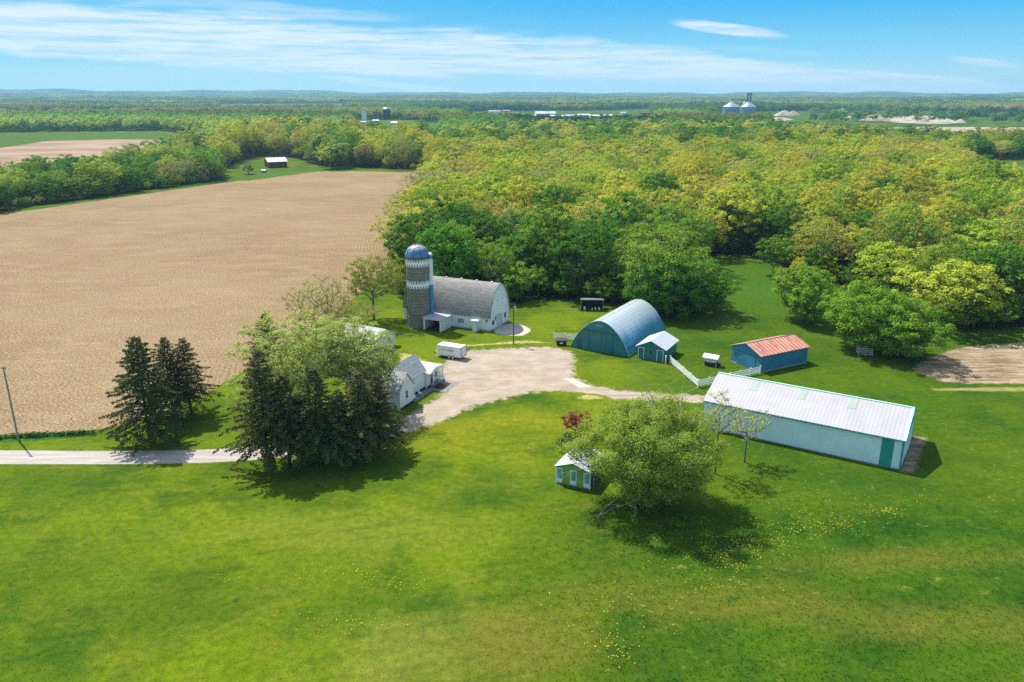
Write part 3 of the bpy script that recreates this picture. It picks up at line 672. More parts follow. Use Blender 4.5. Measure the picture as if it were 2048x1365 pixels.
def far_fill(y0, y1, step, smin, smax, hs):
    xm = y1*.76
    X, Y = np.meshgrid(np.arange(-xm, xm, step), np.arange(y0, y1, step*.87)); X = X+rng.uniform(-.5, .5, X.shape)*step; Y = Y+rng.uniform(-.5, .5, X.shape)*step
    X, Y = X.ravel(), Y.ravel(); k = (np.abs(X) < Y*.74+40) & (Y > y0); X, Y = X[k], Y[k]; k = free(X, Y); X, Y = X[k], Y[k]
    Z = hills(X, Y)
    nn = np.sin(X*.0031+1.7)*np.cos(Y*.0052+.3)+.7*np.sin(X*.0093-Y*.0041)+.5*np.sin(Y*.011+X*.0017)
    n2 = np.sin(X*.0047-2)*np.sin(Y*.0068+1)+.5*np.sin(X*.0013+Y*.0019)
    n3 = np.sin(X*.0023+.7)*np.sin(Y*.0031-1)+.5*np.sin(X*.006-Y*.008)
    for x, y, z, a, b, c in zip(X, Y, Z, nn, n2, n3):
        if y > 1500 and c > .72 and rng.random() < .93: continue      # open farmland between the woods
        if y > 900 and a > .95: t = (.035, .10, .034)
        elif b > .75: t = (.25, .21, .075)
        elif b > .1: t = (.22, .26, .045)
        elif b > -.3: t = (.13, .24, .03)
        else: t = (.075, .17, .024)
        if y < 1500 and x < 0: t = (.15, .30, .03) if b < .3 else (.24, .32, .05)
        t = np.array(t)*(1.0+.38*math.sin(x*.0021+y*.0060)*math.cos(y*.0023-x*.0011))*1.2
        s = rng.uniform(smin, smax); addm(x, y, z-.5, (s, s, hs*rng.uniform(.75, 1.2)), rng.uniform(0, 6.28), 8+int(rng.integers(3)), np.array(t)*rng.uniform(.8, 1.2))
BMAX = max(p[1] for p in WOODW)
far_fill(560, 1500, 12.5, .9, 1.2, 1.25)
far_fill(1500, 3000, 20, 1.3, 1.9, 1.3)
far_fill(3000, 6500, 42, 2.6, 4.0, 1.35)
far_fill(6500, 12300, 105, 7, 10, 1.3)
gn_scatter('woods', P, np.array(Sc, np.float32), np.array(Rz, np.float32), np.array(Ix, np.int32), np.array(Ti, np.float32), PC, 'spring woods running back to the horizon behind the nearer trees', 'woods')

# ---- single trees around the farm
def single(name, bx, by, topy, meshes, mh, tint, label, rz=0, r=None, leafm='leaf', bark='bark', cat='tree', group=None, h=None):
    b = G(bx, by); hh = h or HT(b, topy); s = hh/mh
    return place(name, meshes, b[0], b[1], (s if r is None else r, s if r is None else r, s), rz, tint, label, cat, group, leafm, bark)
SP = [spruce_mesh(11, 16, 7.0, 2.0, dens=1.85, size=.38), spruce_mesh(12, 16, 5.0, 3.8, dens=1.5, size=.40, ragged=.35), spruce_mesh(13, 15, 4.8, 3.2, sp=.55, dens=1.5, size=.40, ragged=.4), spruce_mesh(14, 16, 6.2, 3.4, dens=1.5, size=.40, ragged=.35)]
DK = (.075, .110, .028); DK2 = (.120, .122, .034)
SPR = [(300, 882, 668, 0, DK, 'largest dark spruce of the three beside the lane at left', .92), (348, 838, 674, 1, DK2, 'middle spruce of the three standing by the field edge', .95), (383, 830, 675, 2, DK2, 'sparse thin spruce, rightmost of the three by the field edge', 1.0),
       (537, 938, 700, 3, DK2, 'tall dark spruce at the left end of the clump across the lane', .95), (580, 936, 748, 1, DK2, 'second spruce from the left in the clump across the lane', 1.0), (640, 930, 736, 3, DK, 'middle spruce of the clump, in front of the pale green oak', .9),
       (684, 922, 778, 2, DK2, 'shorter spruce right of the middle in the clump by the lane', 1.0), (724, 914, 742, 2, DK2, 'spruce of the clump left of the farmhouse', 1.15), (758, 900, 750, 3, DK2, 'rightmost spruce of the clump beside the white farmhouse', .78),
       (605, 926, 785, 2, DK2, 'lower spruce between the taller ones in the clump', .8), (537, 728, 628, 1, (.035, .055, .02), 'lone spruce top rising behind the oak at the field edge', .8)]
for i, (bx, by, ty, v, tn, lb, rs) in enumerate(SPR):
    b = G(bx, by); h_ = HT(b, ty); mh = 15 if v == 2 else 16; s = h_/mh
    place('spruce_tree', SP[v], b[0], b[1], (rs, rs, s), i*1.7, tn, lb, 'spruce', 'spruces beside the lane' if by > 800 else None, 'needle', 'dark_bark')
OK1 = broadleaf(31, 18, 9.6, 5.0, 230, 70, .34, 1.15, tw=3, inner=.3, trunk_top=.35, up=.5)
OK2 = broadleaf(32, 16, 8.4, 4.0, 190, 66, .34, 1.15, tw=3, inner=.3, trunk_top=.3, up=.5)
single('oak_tree', 622, 845, 628, OK1, 18, (.42, .48, .12), 'broad pale green oak above the spruce clump by the lane', .4, .86)
single('oak_tree', 708, 826, 640, OK2, 16, (.38, .44, .12), 'pale green oak leaning over the white farmhouse', 2.0, .98)
single('oak_tree', 560, 835, 715, OK2, 16, (.38, .45, .11), 'smaller light green tree behind the left spruces of the clump', 3.3, .72)
OK6 = broadleaf(36, 12, 4.6, 3.0, 90, 40, .34, 1.0, tw=2, inner=.3, trunk_top=.3)
single('oak_tree', 742, 842, 690, OK6, 12, (.26, .31, .08), 'small airy pale tree touching the farmhouse roof', 2.9, 1.0)
OK3 = broadleaf(33, 12, 7.2, 3.2, 150, 50, .36, 1.0, tw=2, inner=.3, trunk_top=.25, lean=.1)
single('oak_tree', 748, 640, 515, OK3, 12, (.27, .30, .045), 'olive green oak with dark trunk beside the silo', 1, 1.0)
OK4 = broadleaf(34, 14, 7.6, 3.2, 150, 22, .32, 1.0, tw=4, inner=.25, trunk_top=.2)
single('oak_tree', 648, 712, 556, OK4, 14, (.34, .36, .07), 'sparse half-leafed oak with bare grey limbs at the field corner', .6, .92)
OK5 = broadleaf(35, 9, 6.6, 2.2, 110, 20, .32, .95, tw=4, inner=.25, trunk_top=.2, flat=.8)
single('oak_tree', 705, 672, 595, OK5, 9, (.36, .33, .07), 'low spreading sparsely leafed oak above the white garage', 2.6, .9)
WL = broadleaf(41, 15, 8.0, .3, 400, 210, .29, 1.35, tw=1, inner=.35, trunk_top=.3, low=-.5, vert=1.1, asp=.38, up=.35)
single('willow_tree', 1300, 1000, 798, WL, 15, (.25, .34, .045), 'large round willow with dead pale limbs beside the green shed', .2, 1.0)
rg = np.random.default_rng(9)
wb = G(1300, 1000)
def limb(P0, D, L, r, depth, S, rg, droop=.0):
    p = np.array(P0, float); d = np.array(D, float); d /= np.linalg.norm(d); n = 6
    for i in range(n):
        d = d+rg.normal(size=3)*.16; d[2] -= droop; d /= np.linalg.norm(d); q = p+d*L/n
        r0 = r*(1-i/n*.75); r1 = r*(1-(i+1)/n*.75); S.append([*p, *q, r0, r1])
        if depth > 0 and i > 0 and rg.random() < .7:
            e = d+rg.normal(size=3)*.6; limb(q, e, L*.45, r1*.6, depth-1, S, rg, droop)
        p = q
S = []
for (dx_, dy_, dz_, z0, L, r, dr) in [(-1, -.6, .25, 3.4, 11.0, .07, .04), (-.8, -1, .2, 3.0, 9.6, .06, .05), (-1, -.1, .3, 4, 11.0, .07, .04),
                                     (.35, -.35, 1, 6.0, 11.2, .13, -.01), (-.25, .2, 1.2, 8.0, 9.0, .09, -.02), (.1, .1, 1.2, 8, 9.3, .11, -.02), (.9, -.1, .5, 6, 10.6, .10, .01)]:
    limb((dx_*.4, dy_*.4, z0), (dx_, dy_, dz_), L, r, 2, S, rg, dr)
tv, tf = tubes(np.array(S), 5)
wt = [o for o in bpy.data.objects if o.name == 'willow_tree'][0]
tag(link('dead_limb', npmesh('dead_limb', tv, tf), 'pale_wood', wt), 'bare bleached dead limbs')
TH = broadleaf(51, 12.4, 2.9, 4.4, 62, 14, .26, .7, tw=3, inner=.3, trunk_top=.6, tip=.02); TH2 = broadleaf(52, 8.4, 2.9, 3.0, 52, 14, .26, .7, tw=3, inner=.3, trunk_top=.55, tip=.02)
single('young_tree', 1430, 948, 782, TH, 12.4, (.40, .42, .06), 'taller thin young tree in front of the long white shed', 0, 1)
single('young_tree', 1489, 925, 822, TH2, 8.4, (.42, .42, .07), 'shorter thin young tree in front of the long white shed', 1, 1)
RS = broadleaf(61, 4.6, 2.3, .5, 50, 50, .24, .6, tw=2, inner=.3)
place('red_shrub', RS, *G(1150, 872), (.88, .88, .85), 0, (.20, .030, .038), 'dark red leafed shrub at the left edge of the willow', 'shrub', None, 'leaf', 'bark')
JN = broadleaf(62, 2.2, 2.2, .1, 40, 60, .24, .6, tw=0, inner=.3)
place('juniper_bush', JN, *G(1146, 896), (1.1, .8, 1), 0, (.035, .075, .028), 'low dark juniper bush behind the green shed', 'bush', None, 'needle', 'dark_bark')
MP = broadleaf(71, 13, 7.0, .8, 210, 75, .44, 1.25, tw=0, inner=.5, low=-.3); MP2 = broadleaf(72, 15, 8.2, .9, 240, 78, .44, 1.3, tw=0, inner=.5, low=-.3); MP3 = broadleaf(73, 15, 8.6, .6, 250, 78, .44, 1.3, tw=0, inner=.5, low=-.3)
single('maple_tree', 1612, 645, 533, MP, 13, (.19, .335, .022), 'round fresh green maple standing alone above the rusty-roofed shed', 0, 1.0)
single('maple_tree', 1722, 700, 565, MP2, 15, (.18, .335, .022), 'big bushy green maple over the white crate pen, left of the pair', 1.2, .95)
single('maple_tree', 1795, 712, 590, MP3, 15, (.18, .325, .022), 'big bushy green maple, right of the pair by the tilled plot', 2.5, .92)
single('maple_tree', 1335, 632, 515, MP3, 15, (.085, .23, .014), 'dense deep green maple directly behind the blue arched shed', .5, .95)
single('maple_tree', 1392, 622, 520, MP2, 15, (.10, .25, .015), 'deep green maple at the right end of the clump by the clearing', 2.0, .95)
single('apple_tree', 1545, 553, 470, WV[4], 16, (.10, .23, .02), 'narrow green tree at the corner of the grass clearing', 1.0, .85)
single('apple_tree', 497, 349, 326, WV[7], 9.5, (.22, .31, .05), 'pale round tree left of the red barn', 1.0, .9)
single('willow_bush', 1015, 600, 540, WV[7], 9.5, (.07, .19, .015), 'small green bush against the wood right of the barn', 1.0, 1.0)

# ---- grass tufts, dandelions, weeds
m, w, b = material('blade')
c, *_ = grass_color(w); rnd = w.n.new('ShaderNodeObjectInfo').outputs['Random']; f = w.m('ADD', 1.15, w.m('MULTIPLY', rnd, .7))
w.set(b.inputs['Base Color'], w.mix(1.0, c, w.comb(f, f, w.m('MULTIPLY', f, .9)), 'MULTIPLY')); b.inputs['Roughness'].default_value = .7; b.inputs['Specular IOR Level'].default_value = .04
plain('dandelion', (.85, .62, .02), .8, var=.1); plain('seed_head', (.6, .6, .55), .9, var=.1)
GC = bpy.data.collections.new('tuft_sources')
for i in range(3):
    r_ = np.random.default_rng(300+i); V = []; F = []
    for k in range(8):
        a = r_.uniform(0, 6.28); q = np.array([math.cos(a), math.sin(a), 0])*r_.uniform(0, .10); l_ = r_.uniform(.06, .13)*(1+i*.25); s = np.array([-math.sin(a), math.cos(a), 0])*.022
        o_ = np.array([math.cos(a)*l_*.6, math.sin(a)*l_*.6, l_]); n = len(V); V += [q-s, q+s, q+o_]; F.append([n, n+1, n+2])
    me = npmesh('grass_tuft', np.array(V), np.array(F)); me.materials.append(MATS['blade']); GC.objects.link(bpy.data.objects.new('grass_tuft_%d' % i, me))
r_ = np.random.default_rng(5); n = 90000
ty_ = 50+105*r_.random(n)**1.25; tx_ = r_.uniform(-.98, .98, n)*(ty_*.82+14)
bad = np.zeros(n, bool)
for pl in (ROAD, YARD): bad |= sdist([G(*p) for p in pl], tx_, ty_) > -.1
bad |= sdist([G(*p) for p in FIELD], tx_, ty_) > 0
tx_, ty_ = tx_[~bad], ty_[~bad]; n = len(tx_); s_ = r_.uniform(.4, .95, n)*(.58+.45*np.clip((tx_+6)/16, 0, 1)*np.clip((96-ty_)/10, 0, 1))*np.clip((160-ty_)/60, .25, 1)
gn_scatter('grass_tufts', np.stack([tx_, ty_, np.zeros(n)], 1), np.stack([s_]*3, 1).astype(np.float32), np.stack([np.zeros(n), np.zeros(n), r_.uniform(0, 6.28, n)], 1).astype(np.float32),
           r_.integers(0, 3, n).astype(np.int32), None, GC, 'short grass blades standing over the lawn and meadow', 'grass')
def flowers(name, spots, mat, size, label, seed):
    r_ = np.random.default_rng(seed); V = []; F = []
    for px, py, sx, sy, cnt in spots:
        cx, cy = G(px, py)
        for _ in range(cnt):
            x, y = cx+r_.normal()*sx, cy+r_.normal()*sy; s = size*r_.uniform(.5, 1.3); z = r_.uniform(.10, .20); n = len(V)
            for k in range(6): V.append((x+math.cos(k*1.047)*s, y+math.sin(k*1.047)*s, z+r_.uniform(-.01, .01)))
            V.append((x, y, z+s*.5)); F += [(n+k, n+(k+1) % 6, n+6) for k in range(6)]
    tag(link(name, npmesh(name, np.array(V), np.array(F)), mat), label, 'flowers', kind='stuff')
flowers('dandelions', [(1485, 1083, 1.2, .8, 70), (1510, 1105, 1.2, .8, 30), (1434, 1120, .7, .7, 60), (1470, 1135, 1, .7, 45), (1620, 1060, 2.4, 1.0, 150), (1690, 1050, 2.4, .8, 80), (1760, 1028, 1.8, .7, 50), (1775, 1022, .6, .5, 40), (1530, 1050, .9, .8, 30), (1600, 1030, 2, 1, 30),
        (1560, 1085, 3, 1, 40), (1380, 1135, 4, 1.4, 40), (1450, 1170, 3, 1, 50), (1240, 1240, 4, 1.6, 60), (1215, 1290, 1.3, .9, 30), (1240, 1320, 1.3, .8, 30), (1150, 1200, 4, 1.5, 40), (1320, 1190, 4, 1, 35), (1830, 1000, 3, .8, 25), (1980, 1000, 2, 1, 25), (2000, 950, 2, 2, 30),
        (800, 1165, 2.2, 1.0, 50), (720, 1150, 2.5, 1, 40), (690, 1240, 4, 1.5, 50), (440, 1160, 1.2, .6, 12), (1900, 860, 8, 4, 70), (1500, 980, 5, 3, 50), (300, 880, 10, 1, 30), (1510, 632, 6, 1.5, 60), (1100, 870, 12, 8, 40), (820, 610, 4, 2, 40)], 'dandelion', .043, 'yellow dandelions scattered through the grass', 4)
flowers('seed_heads', [(1350, 1070, 3.5, 1.4, 45), (1440, 1100, 3, 1, 35), (1540, 1100, 4, 1.5, 35), (1500, 900, 5, 3, 50), (1600, 990, 6, 2, 40), (1240, 860, 6, 4, 20)], 'seed_head', .045, 'small white seed heads in the grass below the willow', 6)
wv = []; r_ = np.random.default_rng(8)
def weed_points(cnt):
    P_ = []
    for _ in range(cnt):
        x0 = r_.uniform(-40, 190); y0 = 878-(x0+20)*.045+r_.normal()*1.6; P_.append((*G(x0, y0), r_.uniform(.1, .5)))
    return np.array(P_)
T_ = weed_points(320); lv, lf = foliage(r_, T_, .28, 14, .2)
tag(link('weeds', npmesh('weeds', lv, lf), 'leaf'), 'dark green weeds along the edge of the field by the lane', 'weeds', kind='stuff').color = (.045, .12, .02, 1)
# ------------------------------------------------------------------ buildings
siding('white_board', (.74, .77, .76), .22, .55, .06, 'Z', ((.35, .33, .27), .18), line=.14)
siding('barn_white', (.72, .76, .76), .9, .7, .08, 'Z', ((.34, .36, .33), .35), line=.12)
siding('blue_board', (.020, .170, .195), .45, .6, .14, 'XY', ((.12, .15, .13), .15), line=.3)
siding('blue_pale', (.030, .185, .30), .5, .6, .18, 'XY', ((.20, .26, .26), .2), line=.25)
siding('turquoise_metal', (.72, .87, .90), .30, .4, .05, 'Y', ((.3, .34, .28), .10), line=.13)
siding('turquoise_end', (.72, .87, .90), .30, .4, .05, 'X', ((.3, .34, .28), .10), line=.13)
siding('white_roof_metal', (.42, .41, .42), .55, .35, .05, 'Y', ((.5, .46, .44), .12), line=.2)
siding('sheet_roof', (.50, .53, .57), .8, .35, .06, 'X', ((.45, .43, .42), .12), line=.14)
siding('red_board', (.16, .03, .028), .4, .7, .12, 'XY', None, line=.25)
siding('lime_board', (.23, .36, .05), .14, .7, .15, 'Y', ((.10, .14, .05), .3), line=.45)
siding('dark_board', (.012, .030, .022), .14, .7, .15, 'XY', None, line=.3)
plain('white_paint', (.78, .80, .80), .5, var=.05, dirt=((.4, .38, .3), .2)); plain('green_trim', (.02, .30, .24), .5, var=.08); plain('pale_green_trim', (.42, .72, .60), .45, var=.05)
plain('skylight', (.33, .40, .34), .4, var=.06); plain('teal_dark', (.012, .085, .11), .6, var=.2); plain('grey_frame', (.22, .25, .26), .6); plain('black_rubber', (.012, .012, .013), .7)
plain('glass', (.02, .03, .035), .08, var=.3); plain('foundation', (.30, .29, .27), .9, var=.2, vs_=1.5); plain('dark_inside', (.006, .006, .006), .9); plain('steel', (.42, .45, .48), .35, .6, var=.15)
plain('maroon_step', (.10, .012, .018), .6, var=.2); plain('patio', (.20, .19, .19), .9, var=.2, vs_=1.5); plain('pole_wood', (.30, .27, .23), .9, var=.25, vs_=2); plain('dark_pole', (.10, .085, .07), .9, var=.25, vs_=2)
plain('vinyl', (.80, .81, .80), .45, var=.05, dirt=((.35, .37, .3), .15)); plain('navy_bin', (.010, .013, .03), .4, var=.2); plain('weathered', (.20, .19, .175), .9, var=.3, vs_=2)
plain('teal_old', (.10, .30, .33), .8, var=.4, vs_=2.5, dirt=((.55, .62, .60), .6)); plain('charcoal', (.035, .035, .04), .8, var=.3, vs_=3); plain('lettering_grey', (.10, .10, .12), .5); plain('emblem_orange', (.45, .22, .12), .5); plain('rust_plain', (.14, .06, .03), .9, var=.3, vs_=2)
# shingles
def shingle(name, c1, c2, rot=0):
    m, w, b = material(name)
    p = w.obj(); x, y, z = w.xyz(p)
    br = w.n.new('ShaderNodeTexBrick'); w.set(br.inputs['Vector'], w.comb(w.m('ADD', y, 0.0) if rot else x, w.m('MULTIPLY', w.m('ADD', z, w.m('MULTIPLY', x if rot else y, .35)), 1.0)))
    br.inputs['Scale'].default_value = 1.0; br.inputs['Brick Width'].default_value = .9; br.inputs['Row Height'].default_value = .28; br.inputs['Mortar Size'].default_value = .03
    br.inputs['Color1'].default_value = (*c1, 1); br.inputs['Color2'].default_value = (*c2, 1); br.inputs['Mortar'].default_value = (c1[0]*.6, c1[1]*.6, c1[2]*.6, 1)
    n = w.noise(p, 1.1, 5, .75); pt = w.ss(n, .55, .68, 0, .5); c = w.mix(pt, br.outputs[0], (c2[0]*1.5, c2[1]*1.5, c2[2]*1.5, 1))
    st = w.ss(w.noise(w.mapv(p, (.5, .5, 1)), .5, 5, .7), .5, .7, 0, .45); c = w.mix(st, c, (c1[0]*.6, c1[1]*.57, c1[2]*.5, 1))
    w.set(b.inputs['Base Color'], c); b.inputs['Roughness'].default_value = .95; w.set(b.inputs['Normal'], w.bump(br.outputs[1], -.4, .03))
shingle('grey_shingle', (.23, .222, .205), (.33, .318, .295), 1); shingle('house_shingle', (.44, .45, .44), (.52, .53, .51), 1)
# rusty roof sheets
m, w, b = material('rust_roof')
p = w.obj(); x, y, z = w.xyz(p); sh = w.m('FRACT', w.m('MULTIPLY', x, 1/.9)); n = w.noise(w.mapv(p, (1.1, .35, 1)), 1.0, 5, .7); n2 = w.noise(w.mapv(p, (3.2, .25, 1)), 1.2, 3, .6)
c = w.mix(w.ss(n, .35, .65), (.36, .105, .06, 1), (.47, .20, .13, 1)); st = w.m('MULTIPLY', w.ss(w.m('ABSOLUTE', w.m('SUBTRACT', sh, .5)), .40, .48), w.ss(n2, .38, .5))
c = w.mix(st, c, (.72, .62, .58, 1)); c = w.mix(w.ss(n2, .62, .72, 0, .8), c, (.62, .50, .46, 1)); w.set(b.inputs['Base Color'], c); b.inputs['Roughness'].default_value = .75
# blue curved steel of the arched shed: glossy sheets, a rust tinged far side
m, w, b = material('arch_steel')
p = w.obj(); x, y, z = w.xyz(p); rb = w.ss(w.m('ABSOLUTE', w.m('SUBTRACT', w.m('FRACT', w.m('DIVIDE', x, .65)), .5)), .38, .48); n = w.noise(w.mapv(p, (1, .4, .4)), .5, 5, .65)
c = w.mix(w.ss(n, .3, .7), (.05, .25, .40, 1), (.09, .33, .48, 1)); top = w.ss(w.m('ADD', z, w.m('MULTIPLY', n, 1.4)), 3.2, 5.9); c = w.mix(w.m('MULTIPLY', top, .92), c, (.62, .68, .72, 1))  # sun highlight painted into the steel: colour turns near white with height
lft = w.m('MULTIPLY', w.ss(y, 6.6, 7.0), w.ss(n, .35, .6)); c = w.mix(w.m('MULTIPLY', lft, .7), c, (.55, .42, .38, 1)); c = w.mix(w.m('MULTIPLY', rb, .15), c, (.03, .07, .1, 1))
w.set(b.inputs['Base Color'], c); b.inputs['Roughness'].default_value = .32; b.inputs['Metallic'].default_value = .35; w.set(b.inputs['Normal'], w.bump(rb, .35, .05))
# silo staves (cylindrical uv) and dome
m, w, b = material('staves')
uv = w.n.new('ShaderNodeTexCoord').outputs['UV']; br = w.n.new('ShaderNodeTexBrick'); w.set(br.inputs['Vector'], uv); br.inputs['Scale'].default_value = 1; br.inputs['Brick Width'].default_value = .5; br.inputs['Row Height'].default_value = .78; br.inputs['Mortar Size'].default_value = .035
br.inputs['Color1'].default_value = (.215, .19, .155, 1); br.inputs['Color2'].default_value = (.30, .27, .225, 1); br.inputs['Mortar'].default_value = (.085, .08, .07, 1)
n = w.noise(w.mapv(uv, (1.4, .3, 1)), 1.0, 5, .7); c = w.mix(w.ss(n, .5, .7, 0, .5), br.outputs[0], (.12, .105, .085, 1)); w.set(b.inputs['Base Color'], c); b.inputs['Roughness'].default_value = .9; w.set(b.inputs['Normal'], w.bump(br.outputs[1], -.5, .05))
m, w, b = material('dome_paint')
uv = w.n.new('ShaderNodeTexCoord').outputs['UV']; u, v, _ = w.xyz(uv); z = v
base = w.mix(w.ss(w.m('ADD', v, w.m('MULTIPLY', w.noise(w.mapv(uv, (3, 1, 1)), 1.5, 4), .35)), .62, 1.02), (.045, .24, .48, 1), (.50, .56, .60, 1))  # blue paint, with the sunlit shine of the crown painted in as pale grey
sn = w.noise(w.mapv(uv, (1.2, .12, 1)), 2.0, 3, .6); base = w.mix(w.m('MULTIPLY', w.ss(sn, .50, .56), w.ss(v, .05, .5)), base, (.07, .035, .028, 1))
w.set(b.inputs['Base Color'], base); b.inputs['Roughness'].default_value = .35
siding('chute_paint', (.04, .25, .42), .5, .4, .1, 'Z', None, line=.2); siding('bin_steel', (.13, .26, .40), 1.1, .45, .08, 'Z', None, metal=0, line=.2)

def building(name, label, cat, A, ang, X, Y, he, prof, ridge, wall, roof, over=.25, th=.14, endwall=None, open_side=None):
    """prof: roof line as (0..1 across, height) from eave to eave; x: along angle, y: 90 degrees left of it"""
    t = thing(name, label, cat, (A[0], A[1], 0), R(ang))
    span, ln = (Y, X) if ridge == 'x' else (X, Y)
    P = [(s*span, z) for s, z in prof]
    outline = [(0, -.15)]+[(a, z-.01) for a, z in P]+[(span, -.15)]
    if P[0][1] <= .01: outline = [(a, z-.01) for a, z in P]
    w_ = MB().prism(outline, 0, ln, 'x' if ridge == 'x' else 'y'); w_.build('wall', wall, t)
    # shell
    o = []; n = len(P)
    for i in range(n):
        a = P[max(i-1, 0)]; b = P[min(i+1, n-1)]; d = Vector((b[0]-a[0], b[1]-a[1])).normalized(); o.append((P[i][0]-d.y*th, P[i][1]+d.x*th))
    d0 = Vector((P[1][0]-P[0][0], P[1][1]-P[0][1])).normalized(); d1 = Vector((P[-1][0]-P[-2][0], P[-1][1]-P[-2][1])).normalized()
    if P[0][1] > .01:
        P = [(P[0][0]-d0.x*over, P[0][1]-d0.y*over)]+P+[(P[-1][0]+d1.x*over, P[-1][1]+d1.y*over)]
        o = [(o[0][0]-d0.x*over, o[0][1]-d0.y*over)]+o+[(o[-1][0]+d1.x*over, o[-1][1]+d1.y*over)]
    P = [(a, z+.004) for a, z in P]
    MB().prism(P+o[::-1], -over, ln+over, 'x' if ridge == 'x' else 'y').build('roof', roof, t)
    return t
GAB = lambda e, p: [(0, e), (.5, p), (1, e)]
def arch(e, p, ex, ey, n=14): return [((s+1)/2, e+(p-e)*(1-abs(s)**ex)**ey) for s in [-math.cos(math.pi*i/(2*n)) for i in range(2*n+1)]]
def win(t, face, a, z, wd_, hh, c=0.0, frame='white_paint', pane='glass', bars=True, fr=.09):
    """face: '-x','-y','+x','+y' at coordinate c; a is the centre along the wall"""
    ax, sg = face[1], (-1 if face[0] == '-' else 1)
    def bx(m, a0, a1, z0, z1, d0, d1):
        d0, d1 = sorted((c+sg*d0, c+sg*d1))
        return m.box(d0, d1, a0, a1, z0, z1) if ax == 'x' else m.box(a0, a1, d0, d1, z0, z1)
    m = MB(); bx(m, a-wd_/2-fr, a+wd_/2+fr, z+hh, z+hh+fr, -.02, .06); bx(m, a-wd_/2-fr, a+wd_/2+fr, z-fr, z, -.02, .06)
    bx(m, a-wd_/2-fr, a-wd_/2, z, z+hh, -.02, .055); bx(m, a+wd_/2, a+wd_/2+fr, z, z+hh, -.02, .055)
    if bars: bx(m, a-wd_/2, a+wd_/2, z+hh/2-.03, z+hh/2+.03, -.02, .045)
    o = m.build('window', frame, t); m = MB(); bx(m, a-wd_/2, a+wd_/2, z, z+hh, -.02, .02); m.build('pane', pane, o); return o
def panel(t, name, face, a0, a1, z0, z1, mat, c=0.0, d=.05, label=None):
    ax, sg = face[1], (-1 if face[0] == '-' else 1); d0, d1 = sorted((c-sg*.02, c+sg*d)); m = MB()
    m.box(d0, d1, a0, a1, z0, z1) if ax == 'x' else m.box(a0, a1, d0, d1, z0, z1); o = m.build(name, mat, t)
    if label: o['label'] = label
    return o
k = K
# white barn: origin at the near right corner, x runs back, y runs left
b0 = G(979.6, 664.4)
X, Y = 8.6*k, 19.8*k
t = building('barn', 'long white barn with a curved grey shingle roof beside the tall silo', 'barn', b0, 64.5, X, Y, 3.3, arch(3.25, 9.7, 2.3, .80), 'y', 'barn_white', 'grey_shingle', .3, .18)
# gable face is y=0
o = panel(t, 'sliding_door', '-y', X*.36, X*.62, .05, 2.75, 'sheet_roof'); o['label'] = 'pale blue white double sliding door'
MB().box(X*.355, X*.625, -.09, -.05, 2.75, 2.9).box(X*.355, X*.365, -.09, -.05, .05, 2.75).box(X*.615, X*.625, -.09, -.05, .05, 2.75).build('door_frame', 'teal_old', t)
win(t, '-y', X*.17, 1.3, .9, .9, 0, 'grey_frame'); win(t, '-y', X*.80, 1.55, .9, .95, 0, 'grey_frame'); win(t, '-y', X*.29, 2.1, .25, .7, 0, 'grey_frame', bars=False)
panel(t, 'hay_door', '-y', X*.38, X*.62, 4.2, 6.4, 'white_board'); panel(t, 'hay_door', '-y', X*.44, X*.56, 7.5, 8.7, 'white_board')
win(t, '-x', 7.2, 1.3, 1.35, .8, 0, 'grey_frame', 'teal_old'); win(t, '-x', .75, 2.3, .35, .25, 0, 'grey_frame', bars=False)
for yy in (1.6, 5.4, 9.3, 13.2, 17.2): MB().box(X/2-.22, X/2+.22, yy, yy+.45, 9.78, 10.15).build('roof_vent', 'white_paint', t, bevel=.04)
MB().box(-.06, X+.0, -.04, Y, -.1, .35).build('foundation', 'foundation', t)
mp = MB().box(-1.5, 0, 2.3, 4.0, 2.45, 2.55); e = mp.build('porch_roof', 'white_paint', t)
MB().box(-1.1, 0, 2.6, 3.7, 0, 2.45).build('entry_box', 'white_board', t)
MB().tube((-1.4, 2.36, 0), (-1.4, 2.36, 2.45), .05).tube((-1.4, 3.94, 0), (-1.4, 3.94, 2.45), .05).build('porch_post', 'grey_frame', t)
# milk house beside the silo
mx, my = -4.7, 9.6
mt = thing('milk_house', 'small open-fronted white shed between the silo and the barn', 'shed', (*b0, 0), R(64.5))
MB().prism([(my, -.1), (my, 2.7), (my+.12, 2.7), (my+.12, -.1)], mx, -.02).build('wall', 'white_board', mt)
MB().box(mx, -.02, my+4.3, my+4.42, -.1, 2.9).build('wall', 'white_board', mt)
MB().box(mx-.3, -.02, my-.3, my+4.7, 2.72, 2.88).build('roof', 'sheet_roof', mt)
MB().box(mx, mx+.1, my+.12, my+.30, 0, 2.7).box(mx, mx+.1, my+4.1, my+4.3, 0, 2.7).box(mx, mx+.1, my+.3, my+4.1, 2.45, 2.7).build('front_frame', 'white_paint', mt)
MB().box(-.32, -.22, my+.13, my+4.29, 0, 2.7).box(mx+.05, -.35, my+.13, my+4.28, .0, .05).build('back_wall', 'dark_inside', mt)
rs = np.random.default_rng(2); S = [[mx+.6+rs.random()*2, my+.5+rs.random()*3.3, .1, mx+.6+rs.random()*2, my+.5+rs.random()*3.3, .7+rs.random()*1.3, .04, .03] for _ in range(16)]
tv, tf = tubes(np.array(S)); tag(link('lumber_pile', npmesh('lumber_pile', tv, tf), 'rust_plain'), 'rusty rods and lumber stacked inside the open-fronted white shed', 'lumber').location = (*b0, 0)
bpy.data.objects['lumber_pile'].rotation_euler.z = R(64.5)
